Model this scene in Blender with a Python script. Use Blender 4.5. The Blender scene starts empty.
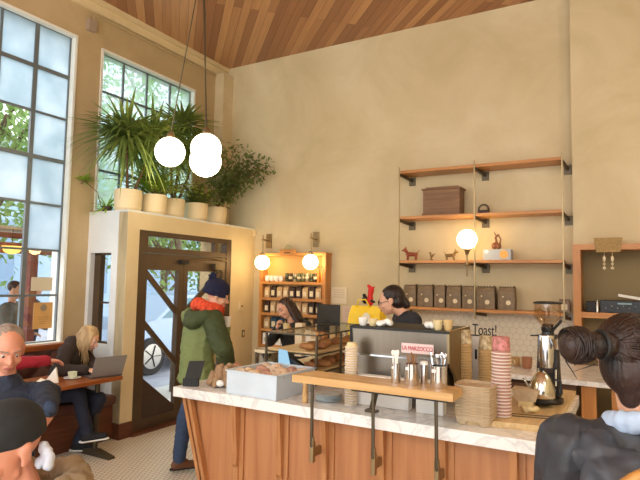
import bpy, bmesh, math, random
from mathutils import Vector, Matrix, Euler, noise
random.seed(7)
PI = math.pi
V = Vector
scene = bpy.context.scene
COL = scene.collection

# ------------------------------------------------------------------ camera
F = 543.05; CH = 1.68
_y, _p, _r = [math.radians(a) for a in (29.6307, 4.2570, -1.0132)]
FW = V((-math.sin(_y)*math.cos(_p), math.cos(_y)*math.cos(_p), math.sin(_p)))
RT0 = V((math.cos(_y), math.sin(_y), 0)); DN0 = -RT0.cross(FW)
RT = math.cos(_r)*RT0 + math.sin(_r)*DN0
DN = -math.sin(_r)*RT0 + math.cos(_r)*DN0
CP = V((0, 0, CH))
cam = bpy.data.cameras.new('camera'); co = bpy.data.objects.new('camera', cam); COL.objects.link(co)
M = Matrix((( RT.x, -DN.x, -FW.x), (RT.y, -DN.y, -FW.y), (RT.z, -DN.z, -FW.z))).to_4x4(); M.translation = CP
co.matrix_world = M
cam.sensor_width = 36; cam.lens = F/640*36; cam.clip_start = 0.05; cam.clip_end = 300
scene.camera = co

def at(u, v, X=None, Y=None, Z=None, D=None):
    """measure a place in the room: the sight line through (u, v) met with a plane"""
    d = RT*((u-320)/F) + DN*((v-240)/F) + FW
    if X is not None: t = X/d.x
    elif Y is not None: t = Y/d.y
    elif Z is not None: t = (Z-CH)/d.z
    else: t = D
    return CP + d*t

# ------------------------------------------------------------------ materials
def newmat(name):
    m = bpy.data.materials.new(name); m.use_nodes = True
    nt = m.node_tree; nt.nodes.clear()
    out = nt.nodes.new('ShaderNodeOutputMaterial')
    return m, nt, out
def srgb(c):
    return tuple((x/12.92 if x <= .04045 else ((x+.055)/1.055)**2.4) for x in c) + (1,)
def mat(name, c, rough=.5, metal=0, noise_amt=0, noise_scale=8, bump=0, bump_scale=60, spec=.5, sheen=0, c2=None, stretch=None):
    m, nt, out = newmat(name)
    N, L = nt.nodes.new, nt.links.new
    b = N('ShaderNodeBsdfPrincipled'); L(b.outputs[0], out.inputs[0])
    col = srgb(c)
    b.inputs['Base Color'].default_value = col
    b.inputs['Roughness'].default_value = rough; b.inputs['Metallic'].default_value = metal
    b.inputs['Specular IOR Level'].default_value = spec
    if sheen: b.inputs['Sheen Weight'].default_value = sheen
    tc = N('ShaderNodeTexCoord'); mp = N('ShaderNodeMapping'); L(tc.outputs['Object'], mp.inputs[0])
    if stretch: mp.inputs['Scale'].default_value = stretch
    if noise_amt or c2:
        n = N('ShaderNodeTexNoise'); n.inputs['Scale'].default_value = noise_scale; n.inputs['Detail'].default_value = 5
        L(mp.outputs[0], n.inputs['Vector'])
        r = N('ShaderNodeValToRGB'); r.color_ramp.elements[0].position = .3; r.color_ramp.elements[1].position = .7
        lo = srgb(c2) if c2 else tuple(max(0, x*(1-noise_amt)) for x in col[:3])+(1,)
        r.color_ramp.elements[0].color = lo
        r.color_ramp.elements[1].color = col if c2 else tuple(min(1, x*(1+noise_amt)) for x in col[:3])+(1,)
        L(n.outputs['Fac'], r.inputs[0]); L(r.outputs[0], b.inputs['Base Color'])
    if bump:
        n2 = N('ShaderNodeTexNoise'); n2.inputs['Scale'].default_value = bump_scale; n2.inputs['Detail'].default_value = 6
        L(mp.outputs[0], n2.inputs['Vector'])
        bp = N('ShaderNodeBump'); bp.inputs['Strength'].default_value = bump; bp.inputs['Distance'].default_value = .02
        L(n2.outputs['Fac'], bp.inputs['Height']); L(bp.outputs[0], b.inputs['Normal'])
    return m
def emis(name, c, s):
    m, nt, out = newmat(name); e = nt.nodes.new('ShaderNodeEmission')
    e.inputs[0].default_value = srgb(c); e.inputs[1].default_value = s
    nt.links.new(e.outputs[0], out.inputs[0]); return m
def glass(name, c=(1, 1, 1), gloss=.07, rough=.02):
    m, nt, out = newmat(name); N, L = nt.nodes.new, nt.links.new
    t = N('ShaderNodeBsdfTransparent'); t.inputs[0].default_value = srgb(c)
    g = N('ShaderNodeBsdfGlossy'); g.inputs['Roughness'].default_value = rough
    mx = N('ShaderNodeMixShader'); mx.inputs[0].default_value = gloss
    L(t.outputs[0], mx.inputs[1]); L(g.outputs[0], mx.inputs[2]); L(mx.outputs[0], out.inputs[0]); return m
def frosted(name, c, c2, see=.25):
    m, nt, out = newmat(name); N, L = nt.nodes.new, nt.links.new
    tc = N('ShaderNodeTexCoord'); n = N('ShaderNodeTexNoise'); n.inputs['Scale'].default_value = 3.0; n.inputs['Detail'].default_value = 4
    L(tc.outputs['Object'], n.inputs['Vector'])
    r = N('ShaderNodeValToRGB'); r.color_ramp.elements[0].position = .35; r.color_ramp.elements[1].position = .65
    r.color_ramp.elements[0].color = srgb(c); r.color_ramp.elements[1].color = srgb(c2); L(n.outputs['Fac'], r.inputs[0])
    tl = N('ShaderNodeBsdfTranslucent'); L(r.outputs[0], tl.inputs[0])
    t = N('ShaderNodeBsdfTransparent'); t.inputs[0].default_value = (.85, .92, 1, 1)
    g = N('ShaderNodeBsdfGlossy'); g.inputs['Roughness'].default_value = .3
    mx = N('ShaderNodeMixShader'); mx.inputs[0].default_value = see; L(tl.outputs[0], mx.inputs[1]); L(t.outputs[0], mx.inputs[2])
    m2 = N('ShaderNodeMixShader'); m2.inputs[0].default_value = .05; L(mx.outputs[0], m2.inputs[1]); L(g.outputs[0], m2.inputs[2])
    L(m2.outputs[0], out.inputs[0]); return m
def wood(name, c1, c2, rough=.4, axis='X', scale=1.0, spec=.4):
    m, nt, out = newmat(name); N, L = nt.nodes.new, nt.links.new
    b = N('ShaderNodeBsdfPrincipled'); L(b.outputs[0], out.inputs[0]); b.inputs['Roughness'].default_value = rough
    b.inputs['Specular IOR Level'].default_value = spec
    tc = N('ShaderNodeTexCoord'); mp = N('ShaderNodeMapping'); L(tc.outputs['Object'], mp.inputs[0])
    s = {'X': (.6, 9, 9), 'Y': (9, .6, 9), 'Z': (9, 9, .6)}[axis]
    mp.inputs['Scale'].default_value = [q*scale for q in s]
    n = N('ShaderNodeTexNoise'); n.inputs['Scale'].default_value = 3; n.inputs['Detail'].default_value = 8; n.inputs['Distortion'].default_value = .6
    L(mp.outputs[0], n.inputs['Vector'])
    r = N('ShaderNodeValToRGB'); r.color_ramp.elements[0].position = .3; r.color_ramp.elements[1].position = .72
    r.color_ramp.elements[0].color = srgb(c1); r.color_ramp.elements[1].color = srgb(c2)
    L(n.outputs['Fac'], r.inputs[0]); L(r.outputs[0], b.inputs['Base Color']); return m

def plaster(name, c, c2, c3):
    m, nt, out = newmat(name); N, L = nt.nodes.new, nt.links.new
    b = N('ShaderNodeBsdfPrincipled'); L(b.outputs[0], out.inputs[0]); b.inputs['Roughness'].default_value = .75
    tc = N('ShaderNodeTexCoord')
    n = N('ShaderNodeTexNoise'); n.inputs['Scale'].default_value = .9; n.inputs['Detail'].default_value = 8; n.inputs['Roughness'].default_value = .6; n.inputs['Distortion'].default_value = .8
    L(tc.outputs['Object'], n.inputs['Vector'])
    r = N('ShaderNodeValToRGB'); e = r.color_ramp.elements; e[0].position = .3; e[0].color = srgb(c2); e[1].position = .7; e[1].color = srgb(c3)
    k = e.new(.5); k.color = srgb(c)
    L(n.outputs['Fac'], r.inputs[0]); L(r.outputs[0], b.inputs['Base Color'])
    n2 = N('ShaderNodeTexNoise'); n2.inputs['Scale'].default_value = 9; n2.inputs['Detail'].default_value = 6; L(tc.outputs['Object'], n2.inputs['Vector'])
    bp = N('ShaderNodeBump'); bp.inputs['Strength'].default_value = .12; bp.inputs['Distance'].default_value = .03
    L(n2.outputs['Fac'], bp.inputs['Height']); L(bp.outputs[0], b.inputs['Normal']); return m

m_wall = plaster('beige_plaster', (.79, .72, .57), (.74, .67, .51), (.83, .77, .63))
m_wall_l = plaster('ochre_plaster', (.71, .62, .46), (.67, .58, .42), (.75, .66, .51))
m_vest = plaster('cream_plaster', (.84, .76, .59), (.80, .72, .55), (.87, .80, .64))
m_vest_side = plaster('pale_plaster', (.84, .85, .84), (.79, .81, .80), (.88, .89, .88))
m_frame_w = mat('white_painted_wood', (.88, .88, .84), .5)
m_muntin = mat('grey_steel_muntin', (.42, .45, .46), .5, .3)
m_bronze = mat('dark_bronze_paint', (.33, .26, .18), .45, .2, noise_amt=.1)
m_bronze_d = mat('dark_brown_panel', (.26, .20, .16), .5, .1, noise_amt=.08)
m_glass = glass('clear_window_glass')
m_frost = frosted('frosted_glass', (.76, .81, .83), (.86, .89, .90), .14)
m_frost2 = frosted('pebbled_glass', (.78, .90, .72), (.95, .97, .94), .62)
m_jar = glass('jar_glass', (.90, .92, .92), .30, .08)
m_hop = glass('hopper_glass', (.97, .94, .90), .10, .15)
m_orange = wood('oak_orange', (.66, .43, .21), (.80, .57, .32), .38, 'X')
m_orange_z = wood('oak_orange_upright', (.66, .43, .21), (.80, .57, .32), .38, 'Z')
m_front = wood('mahogany_panel', (.65, .42, .26), (.74, .52, .34), .42, 'Z', .8)
m_front_d = wood('mahogany_fin', (.64, .42, .25), (.76, .54, .35), .4, 'Z', 1.3)
m_block = wood('butcher_block', (.76, .63, .42), (.87, .76, .56), .4, 'Y', 1.6)
m_ledge = wood('pale_oak', (.74, .56, .34), (.85, .69, .46), .4, 'X')
m_table = wood('table_oak', (.50, .26, .11), (.66, .38, .18), .35, 'Y')
m_redwood = wood('baseboard_redwood', (.34, .19, .12), (.44, .26, .17), .45, 'Y')
m_darkwood = wood('dark_walnut', (.30, .20, .12), (.46, .32, .20), .5, 'X')
m_chest = wood('old_chest_wood', (.42, .30, .20), (.54, .40, .28), .55, 'X', 1.5)
m_steel = mat('brushed_steel', (.72, .70, .66), .3, 1, noise_amt=.08, noise_scale=3, stretch=(1, 1, 40))
m_steel_dk = mat('machine_steel', (.56, .53, .48), .33, 1, noise_amt=.06, noise_scale=3, stretch=(40, 1, 1))
m_chrome = mat('polished_chrome', (.86, .87, .88), .14, 1)
m_brass = mat('aged_brass', (.60, .52, .38), .4, .85, noise_amt=.1)
m_iron = mat('dark_iron', (.36, .32, .25), .45, .7)
m_black = mat('black_plastic', (.06, .06, .06), .4)
m_blackm = mat('matt_black', (.09, .085, .08), .6)
m_screen = mat('dark_screen', (.12, .12, .11), .25)
m_paper = mat('white_paper', (.93, .92, .88), .7)
m_kraft = mat('brown_kraft_cup', (.74, .60, .39), .7, noise_amt=.08, noise_scale=30)
m_pulp = mat('moulded_pulp', (.76, .67, .54), .85, noise_amt=.1, noise_scale=40, bump=.3, bump_scale=150)
m_bagk = mat('coffee_bag_brown', (.46, .38, .27), .45, .25, noise_amt=.25, noise_scale=30)
m_bagd = mat('coffee_bag_dark', (.22, .13, .09), .55, noise_amt=.15)
m_bagt = mat('coffee_bag_tan', (.74, .60, .42), .6, noise_amt=.15, noise_scale=20)
m_bagb = mat('coffee_bag_blue', (.14, .25, .33), .5, noise_amt=.1)
m_label = mat('cream_label', (.86, .80, .66), .6)
m_globe = emis('glowing_opal_globe', (1, .93, .80), 9)
m_globe_w = emis('glowing_sconce_globe', (1, .86, .62), 12)

def marble():
    m, nt, out = newmat('white_marble'); N, L = nt.nodes.new, nt.links.new
    b = N('ShaderNodeBsdfPrincipled'); L(b.outputs[0], out.inputs[0]); b.inputs['Roughness'].default_value = .22
    tc = N('ShaderNodeTexCoord'); n = N('ShaderNodeTexNoise'); n.inputs['Scale'].default_value = 4; n.inputs['Detail'].default_value = 9; n.inputs['Distortion'].default_value = 2.2
    L(tc.outputs['Object'], n.inputs['Vector'])
    r = N('ShaderNodeValToRGB'); e = r.color_ramp.elements
    e[0].position = .44; e[0].color = srgb((.93, .92, .90)); e[1].position = .56; e[1].color = srgb((.93, .92, .90))
    k = e.new(.5); k.color = srgb((.83, .83, .82)); L(n.outputs['Fac'], r.inputs[0]); L(r.outputs[0], b.inputs['Base Color']); return m
m_marble = marble()

def plank_ceiling():
    m, nt, out = newmat('diagonal_cedar_boards'); N, L = nt.nodes.new, nt.links.new
    b = N('ShaderNodeBsdfPrincipled'); L(b.outputs[0], out.inputs[0]); b.inputs['Roughness'].default_value = .45
    tc = N('ShaderNodeTexCoord'); mp = N('ShaderNodeMapping'); L(tc.outputs['Object'], mp.inputs[0])
    mp.inputs['Rotation'].default_value = (0, 0, PI/4)
    br = N('ShaderNodeTexBrick'); L(mp.outputs[0], br.inputs['Vector'])
    br.offset = .37; br.inputs['Scale'].default_value = 1; br.inputs['Brick Width'].default_value = 2.6; br.inputs['Row Height'].default_value = .10
    br.inputs['Mortar Size'].default_value = .002; br.inputs['Color1'].default_value = (0, 0, 0, 1); br.inputs['Color2'].default_value = (1, 1, 1, 1); br.inputs['Mortar'].default_value = (0, 0, 0, 1)
    mp2 = N('ShaderNodeMapping'); mp2.inputs['Scale'].default_value = (.8, 14, 1); L(mp.outputs[0], mp2.inputs[0])
    n = N('ShaderNodeTexNoise'); n.inputs['Scale'].default_value = 2; n.inputs['Detail'].default_value = 6; L(mp2.outputs[0], n.inputs['Vector'])
    mx = N('ShaderNodeMath'); mx.operation = 'MULTIPLY_ADD'; L(br.outputs['Color'], mx.inputs[0]); mx.inputs[1].default_value = .62
    ml = N('ShaderNodeMath'); ml.operation = 'MULTIPLY'; ml.inputs[1].default_value = .38; L(n.outputs['Fac'], ml.inputs[0]); L(ml.outputs[0], mx.inputs[2])
    r = N('ShaderNodeValToRGB'); e = r.color_ramp.elements; e[0].position = .05; e[0].color = srgb((.50, .33, .22)); e[1].position = .95; e[1].color = srgb((.80, .61, .42))
    k = e.new(.5); k.color = srgb((.62, .43, .29)); L(mx.outputs[0], r.inputs[0])
    m2 = N('ShaderNodeMixRGB'); m2.blend_type = 'MIX'; L(br.outputs['Fac'], m2.inputs[0]); L(r.outputs[0], m2.inputs[1]); m2.inputs[2].default_value = srgb((.30, .17, .09))
    L(m2.outputs[0], b.inputs['Base Color']); return m
def hex_tiles(name, scale, c, g, rough=.3, plane='XY', gw=.06):
    m, nt, out = newmat(name); N, L = nt.nodes.new, nt.links.new
    b = N('ShaderNodeBsdfPrincipled'); L(b.outputs[0], out.inputs[0]); b.inputs['Roughness'].default_value = rough
    tc = N('ShaderNodeTexCoord'); sp = N('ShaderNodeSeparateXYZ'); L(tc.outputs['Object'], sp.inputs[0])
    def mth(op, a, b_=None, c_=None):
        k = N('ShaderNodeMath'); k.operation = op
        for i, q in enumerate((a, b_, c_)):
            if q is None: continue
            if isinstance(q, (int, float)): k.inputs[i].default_value = q
            else: L(q, k.inputs[i])
        return k.outputs[0]
    px = mth('MULTIPLY', sp.outputs[0], scale); py = mth('MULTIPLY', sp.outputs[1 if plane == 'XY' else 2], scale)
    S3 = math.sqrt(3)
    def hexd(ox, oy):   # distance to hex cell edge in lattice (1, sqrt3)
        x = mth('ABSOLUTE', mth('SUBTRACT', mth('WRAP', mth('ADD', px, ox), 1.0, 0.0), .5))
        y = mth('ABSOLUTE', mth('SUBTRACT', mth('WRAP', mth('ADD', py, oy), S3, 0.0), S3/2))
        return mth('MAXIMUM', x, mth('ADD', mth('MULTIPLY', x, .5), mth('MULTIPLY', y, S3/2)))
    d = mth('MINIMUM', hexd(0, 0), hexd(.5, S3/2))
    k = mth('GREATER_THAN', d, .5-gw)
    mx = N('ShaderNodeMixRGB'); L(k, mx.inputs[0]); mx.inputs[1].default_value = srgb(c); mx.inputs[2].default_value = srgb(g)
    L(mx.outputs[0], b.inputs['Base Color']); return m
m_ceil = plank_ceiling()
m_floor = hex_tiles('small_hex_floor_tiles', 22, (.95, .92, .85), (.66, .58, .48), .35, 'XY', .065)
m_splash = hex_tiles('white_hex_wall_tiles', 14, (.84, .80, .71), (.75, .71, .62), .25, 'XZ', .045)

# ------------------------------------------------------------------ mesh helpers
ICO = {}
for _k in (1, 2, 3):
    _b = bmesh.new(); bmesh.ops.create_icosphere(_b, subdivisions=_k, radius=1); ICO[_k] = [v.co.copy() for v in _b.verts]; _b.free()
class MB:
    def __init__(s): s.bm = bmesh.new()
    def box(s, a, b, rot=None, bev=0):
        a, b = V(a), V(b); c = (a+b)/2; d = b-a
        mt = Matrix.Translation(c) @ ((rot.to_matrix().to_4x4() if rot else Matrix.Identity(4))) @ Matrix.Diagonal((abs(d.x), abs(d.y), abs(d.z), 1))
        r = bmesh.ops.create_cube(s.bm, size=1, matrix=mt)
        if bev:
            es = list({e for v in r['verts'] for e in v.link_edges})
            bmesh.ops.bevel(s.bm, geom=es, offset=bev, segments=2, affect='EDGES', profile=.5)
        return s
    def beam(s, p, q, w, h, up=V((0, 0, 1))):
        p, q = V(p), V(q); x = (q-p).normalized(); y = up.cross(x).normalized(); z = x.cross(y); c = (p+q)/2
        R = Matrix((x, y, z)).transposed().to_4x4()
        bmesh.ops.create_cube(s.bm, size=1, matrix=Matrix.Translation(c) @ R @ Matrix.Diagonal(((q-p).length, w, h, 1))); return s
    def tube(s, pts, r, seg=8, cap=True):
        pts = [V(p) for p in pts]; n = len(pts)
        rs = r if isinstance(r, (list, tuple)) else [r]*n
        rings = []; up = None
        for i, p in enumerate(pts):
            t = (pts[min(i+1, n-1)]-pts[max(i-1, 0)]).normalized()
            if up is None:
                up = V((0, 0, 1)) if abs(t.z) < .9 else V((1, 0, 0))
            a = up.cross(t)
            if a.length < 1e-6: a = V((1, 0, 0)).cross(t)
            a.normalize(); b = t.cross(a).normalized(); up = b
            rings.append([s.bm.verts.new(p+(a*math.cos(2*PI*k/seg)+b*math.sin(2*PI*k/seg))*rs[i]) for k in range(seg)])
        for i in range(n-1):
            for k in range(seg):
                s.bm.faces.new((rings[i][k], rings[i][(k+1) % seg], rings[i+1][(k+1) % seg], rings[i+1][k]))
        if cap:
            s.bm.faces.new(rings[0][::-1]); s.bm.faces.new(rings[-1])
        return s
    def lathe(s, prof, c=(0, 0, 0), seg=24, sx=1, sy=1):
        c = V(c); rings = []
        for r, z in prof:
            rings.append([s.bm.verts.new(c+V((max(r, 1e-4)*math.cos(2*PI*k/seg)*sx, max(r, 1e-4)*math.sin(2*PI*k/seg)*sy, z))) for k in range(seg)])
        for i in range(len(rings)-1):
            for k in range(seg):
                s.bm.faces.new((rings[i][k], rings[i][(k+1) % seg], rings[i+1][(k+1) % seg], rings[i+1][k]))
        s.bm.faces.new(rings[0][::-1]); s.bm.faces.new(rings[-1]); return s
    def ball(s, c, r, sub=3, rot=None):
        r = (r, r, r) if isinstance(r, (int, float)) else r
        mt = Matrix.Translation(V(c)) @ (rot.to_4x4() if rot else Matrix.Identity(4)) @ Matrix.Diagonal((*r, 1))
        bmesh.ops.create_icosphere(s.bm, subdivisions=sub, radius=1, matrix=mt); return s
    def hull(s, c1, r1, c2, r2, rot=None, sub=2):
        """solid swept between two (ellip)soids"""
        t = bmesh.new()
        for c, r in ((c1, r1), (c2, r2)):
            r = (r, r, r) if isinstance(r, (int, float)) else r
            for q in ICO[sub]:
                p = V((q.x*r[0], q.y*r[1], q.z*r[2]))
                t.verts.new(V(c)+(rot @ p if rot else p))
        h = bmesh.ops.convex_hull(t, input=t.verts[:], use_existing_faces=False)
        mp = {}
        for f in t.faces:
            vs = []
            for v in f.verts:
                if v not in mp: mp[v] = s.bm.verts.new(v.co)
                vs.append(mp[v])
            s.bm.faces.new(vs)
        t.free(); return s
    def prism(s, pts, d):
        """polygon pts extruded by vector d"""
        d = V(d); a = [s.bm.verts.new(V(p)) for p in pts]; b = [s.bm.verts.new(V(p)+d) for p in pts]; n = len(pts)
        s.bm.faces.new(a[::-1]); s.bm.faces.new(b)
        for i in range(n): s.bm.faces.new((a[i], a[(i+1) % n], b[(i+1) % n], b[i]))
        return s
    def quad(s, *p): s.bm.faces.new([s.bm.verts.new(V(q)) for q in p]); return s
    def leaf(s, pts, ws, side=None):
        """a blade along pts with half widths ws, folded at its midrib"""
        pts = [V(p) for p in pts]; prev = None
        for i, (p, w) in enumerate(zip(pts, ws)):
            t = (pts[min(i+1, len(pts)-1)]-pts[max(i-1, 0)]).normalized()
            sd = t.cross(side if side is not None else V((0, 0, 1)))
            if sd.length < 1e-4: sd = V((1, 0, 0))
            sd.normalize(); nn = sd.cross(t)
            row = [s.bm.verts.new(p-sd*w), s.bm.verts.new(p-nn*w*.25), s.bm.verts.new(p+sd*w)]
            if prev:
                s.bm.faces.new((prev[0], prev[1], row[1], row[0])); s.bm.faces.new((prev[1], prev[2], row[2], row[1]))
            prev = row
        return s
    def build(s, name, m, parent=None, smooth=False, loc=None, local=False):
        bmesh.ops.recalc_face_normals(s.bm, faces=s.bm.faces)
        me = bpy.data.meshes.new(name); 
        if not local and (parent is not None or loc is not None):
            o0 = V(loc) if loc is not None else wloc(parent)
            bmesh.ops.translate(s.bm, verts=s.bm.verts, vec=-o0)
        s.bm.to_mesh(me); s.bm.free()
        me.materials.append(m)
        if smooth:
            me.polygons.foreach_set('use_smooth', [True]*len(me.polygons))
            if smooth is not True and hasattr(me, 'set_sharp_from_angle'): me.set_sharp_from_angle(angle=math.radians(smooth))
        o = bpy.data.objects.new(name, me); COL.objects.link(o)
        if parent is not None: o.parent = parent
        elif loc is not None: o.location = loc
        return o
def wloc(o):
    p = V(o.location)
    while o.parent: o = o.parent; p += V(o.location)
    return p
def thing(name, label, cat, loc=(0, 0, 0), group=None, rz=0):
    o = bpy.data.objects.new(name, None); COL.objects.link(o); o.location = loc; o.rotation_euler.z = rz
    o.empty_display_size = .05
    return tag(o, label, cat, group)
def tag(o, label, cat, group=None, kind=None):
    o['label'] = label; o['category'] = cat
    if group: o['group'] = group
    if kind: o['kind'] = kind
    return o
def struct(o, label=None):
    o['kind'] = 'structure'
    if label: o['label'] = label
    return o
def dup(root, loc, label, rz=None, group=None):
    r = root.copy(); COL.objects.link(r); r.location = loc
    if rz is not None: r.rotation_euler.z = rz
    r['label'] = label
    if group: r['group'] = group
    for ch in list(root.children):
        c = ch.copy(); COL.objects.link(c); c.parent = r
        for g in list(ch.children):
            d = g.copy(); COL.objects.link(d); d.parent = c
    return r
ORD = ['first', 'second', 'third', 'fourth', 'fifth', 'sixth', 'seventh', 'eighth', 'ninth', 'tenth', 'eleventh', 'twelfth', 'thirteenth', 'fourteenth', 'fifteenth', 'sixteenth', 'seventeenth', 'eighteenth', 'nineteenth', 'twentieth', 'twenty-first', 'twenty-second', 'twenty-third', 'twenty-fourth']
def text(s, size, m, name, parent, loc, rot, extr=.001, wide=1):
    cu = bpy.data.curves.new(name, 'FONT'); cu.body = s; cu.size = size; cu.extrude = extr; cu.align_x = 'CENTER'; cu.align_y = 'CENTER'
    t = bpy.data.objects.new(name+'_tmp', cu); COL.objects.link(t)
    dg = bpy.context.evaluated_depsgraph_get(); me = bpy.data.meshes.new_from_object(t.evaluated_get(dg))
    COL.objects.unlink(t); bpy.data.objects.remove(t)
    me.materials.clear(); me.materials.append(m)
    o = bpy.data.objects.new(name, me); COL.objects.link(o); o.scale = (wide, 1, 1)
    o.rotation_euler = rot
    if parent: o.parent = parent; o.location = V(loc)-wloc(parent)
    else: o.location = loc
    return o
def blob(mb, name, m, parent, voxel=.008, smooth=4, fac=.5, tri=None):
    """fuse overlapping solids into one continuous skin"""
    me = bpy.data.meshes.new('tmp'); mb.bm.to_mesh(me); mb.bm.free()
    t = bpy.data.objects.new('tmp', me); COL.objects.link(t)
    r = t.modifiers.new('r', 'REMESH'); r.mode = 'VOXEL'; r.voxel_size = voxel
    if smooth:
        s = t.modifiers.new('s', 'SMOOTH'); s.iterations = smooth; s.factor = fac
    dg = bpy.context.evaluated_depsgraph_get(); m2 = bpy.data.meshes.new_from_object(t.evaluated_get(dg))
    COL.objects.unlink(t); bpy.data.objects.remove(t)
    m2.materials.clear(); m2.materials.append(m); m2.name = name
    m2.transform(Matrix.Translation(-wloc(parent)))
    m2.polygons.foreach_set('use_smooth', [True]*len(m2.polygons))
    o = bpy.data.objects.new(name, m2); COL.objects.link(o); o.parent = parent
    return o

# ================================================================== THE ROOM
XL, YB, ZC = -5.25, 6.243, 4.84
VX, VY, VZ = -4.62, 3.987, 2.40       # the entrance vestibule: front plane, side plane, top

struct(MB().box((XL-.2, -3, -.1), (3, YB+.2, 0)).build('floor', m_floor))
struct(MB().box((XL-.2, -3, ZC), (3, YB+.2, ZC+.15)).build('ceiling', m_ceil))
# back wall
struct(MB().box((XL-.2, YB, 0), (-.485, YB+.2, ZC)).build('wall_back', m_wall))
jog = struct(MB().box((-.485, 6.1, 2.09), (3, YB+.2, ZC)).box((-.485, YB+.12, 0), (3, YB+.2, 2.09)).box((1.2, 6.1, 0), (3, YB+.12, 2.09)).build('wall_back_right', m_wall))
struct(MB().box((-2.45, YB-.02, .90), (-.49, YB, 1.385)).build('trim_backsplash', m_splash))
# left wall around its two windows and the doorway behind the vestibule
W1 = (1.0, 3.70, .985, 4.31); W2 = (4.06, 5.58, 2.44, 4.295)
w = MB()
a, b = XL-.2, XL
w.box((a, -3, 0), (b, W1[0], ZC)); w.box((a, W1[0], 0), (b, W1[1], W1[2])); w.box((a, W1[0], W1[3]), (b, W1[1], ZC))
w.box((a, W1[1], 0), (b, W2[0], ZC)); w.box((a, W2[0], 2.30), (b, W2[1], W2[2])); w.box((a, W2[0], W2[3]), (b, W2[1], ZC))
w.box((a, W2[1], 2.30), (b, YB, ZC)); w.box((a, 6.05, 0), (b, YB, 2.30))
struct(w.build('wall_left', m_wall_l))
struct(MB().box((XL, -3, 4.69), (XL+.035, YB, ZC)).box((XL+.035, -3, 4.78), (XL+.07, YB, ZC)).build('trim_crown', m_vest))
struct(MB().box((XL, 6.02, VZ+.02), (XL+.16, YB, 4.69)).build('trim_corner_pilaster', m_wall))
struct(MB().box((3.0, -3, 0), (3.2, YB+.2, ZC)).build('wall_right', m_wall))

def window(n, Y0, Y1, Z0, Z1, cols, rows, thick, frost, glassm, jamb=.022):
    f = MB(); x = XL
    for (p, q) in (((x-.203, Y1-.006, Z0), (x+.015, Y1+jamb, Z1)), ((x-.203, Y0, Z1-.006), (x+.015, Y1+jamb, Z1+jamb)), ((x-.203, Y0, Z0-jamb), (x+.03, Y1+jamb, Z0+.004)), ((x-.203, Y0-jamb, Z0-jamb), (x+.015, Y0+.006, Z1+jamb))):
        f.box(p, q)
    fr = struct(f.build('window_%d' % n, m_frame_w))
    g = MB(); xm = x-.07
    for i, c in enumerate(cols):
        t = .011
        if (i in thick[0]): t = .022
        g.box((xm-.015, c-t, Z0), (xm+.015, c+t, Z1))
    for i, c in enumerate(rows):
        t = .011
        if (i in thick[1]): t = .020
        g.box((xm-.014, Y0, c-t), (xm+.014, Y1, c+t))
    g.build('muntins', m_muntin, fr)
    for i in range(len(cols)-1):
        for j in range(len(rows)-1):
            k = MB().box((xm-.004, cols[i], rows[j]), (xm+.004, cols[i+1], rows[j+1])).build('pane', frost if (glassm(i, j)) else m_glass, fr)
    return fr
cols1 = [1.0, 1.13, 1.49, 1.85, 2.21, 2.57, 2.93, 3.30, 3.69]
rows1 = [.99, 1.475, 1.946, 2.427, 2.909, 3.379, 3.852, 4.31]
def fz(i, j):
    if i == 7: return j >= 2
    return not (j in (0, 1, 2, 4))
win1 = window(1, W1[0], W1[1], W1[2], W1[3], cols1, rows1, ((7,), (4, 6)), m_frost, fz)
cols2 = [4.066, 4.417, 4.79, 5.19, 5.575]; rows2 = [2.45, 2.91, 3.38, 3.845, 4.29]
win2 = window(2, W2[0], W2[1], W2[2], W2[3], cols2, rows2, ((), ()), m_frost2, lambda i, j: True)
struct(MB().box((XL-.12, 1.0, .955), (XL+.06, 3.75, .987)).build('window_sill', m_ledge))
# posters stuck inside the window
def poster(name, u, v, wd, ht, m, label, cat='poster'):
    c = at(u, v, X=XL-.05)
    o = MB().box((XL-.062, c.y-wd/2, c.z-ht/2), (XL-.058, c.y+wd/2, c.z+ht/2)).build(name, m, loc=(XL-.06, c.y, c.z))
    return tag(o, label, cat), c
m_poster = mat('ochre_poster', (.80, .62, .36), .7, noise_amt=.08)
po, c = poster('window_poster', 43.5, 315.5, .21, .27, m_poster, 'ochre poster with a grey round emblem taped low on the tall window')
MB().lathe([(.035, 0), (.035, .003)], (0, 0, 0), 20).build('emblem', mat('grey_emblem', (.55, .50, .42), .8), po, local=True).rotation_euler = (0, PI/2, 0)
po.children[0].location = (.003, 0, .08); 
b_ = MB()
for k in range(4): b_.box((.002, -.06+.008*k, -.02-.022*k), (.004, .06-.008*k, -.013-.022*k))
b_.build('print_lines', mat('faded_print', (.66, .52, .32), .8), po, local=True)
po2, c2 = poster('window_notice', 42.5, 284, .23, .14, mat('faded_notice', (.80, .76, .66), .7), 'faded beige notice taped on the window above the ochre poster', 'notice')

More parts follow.
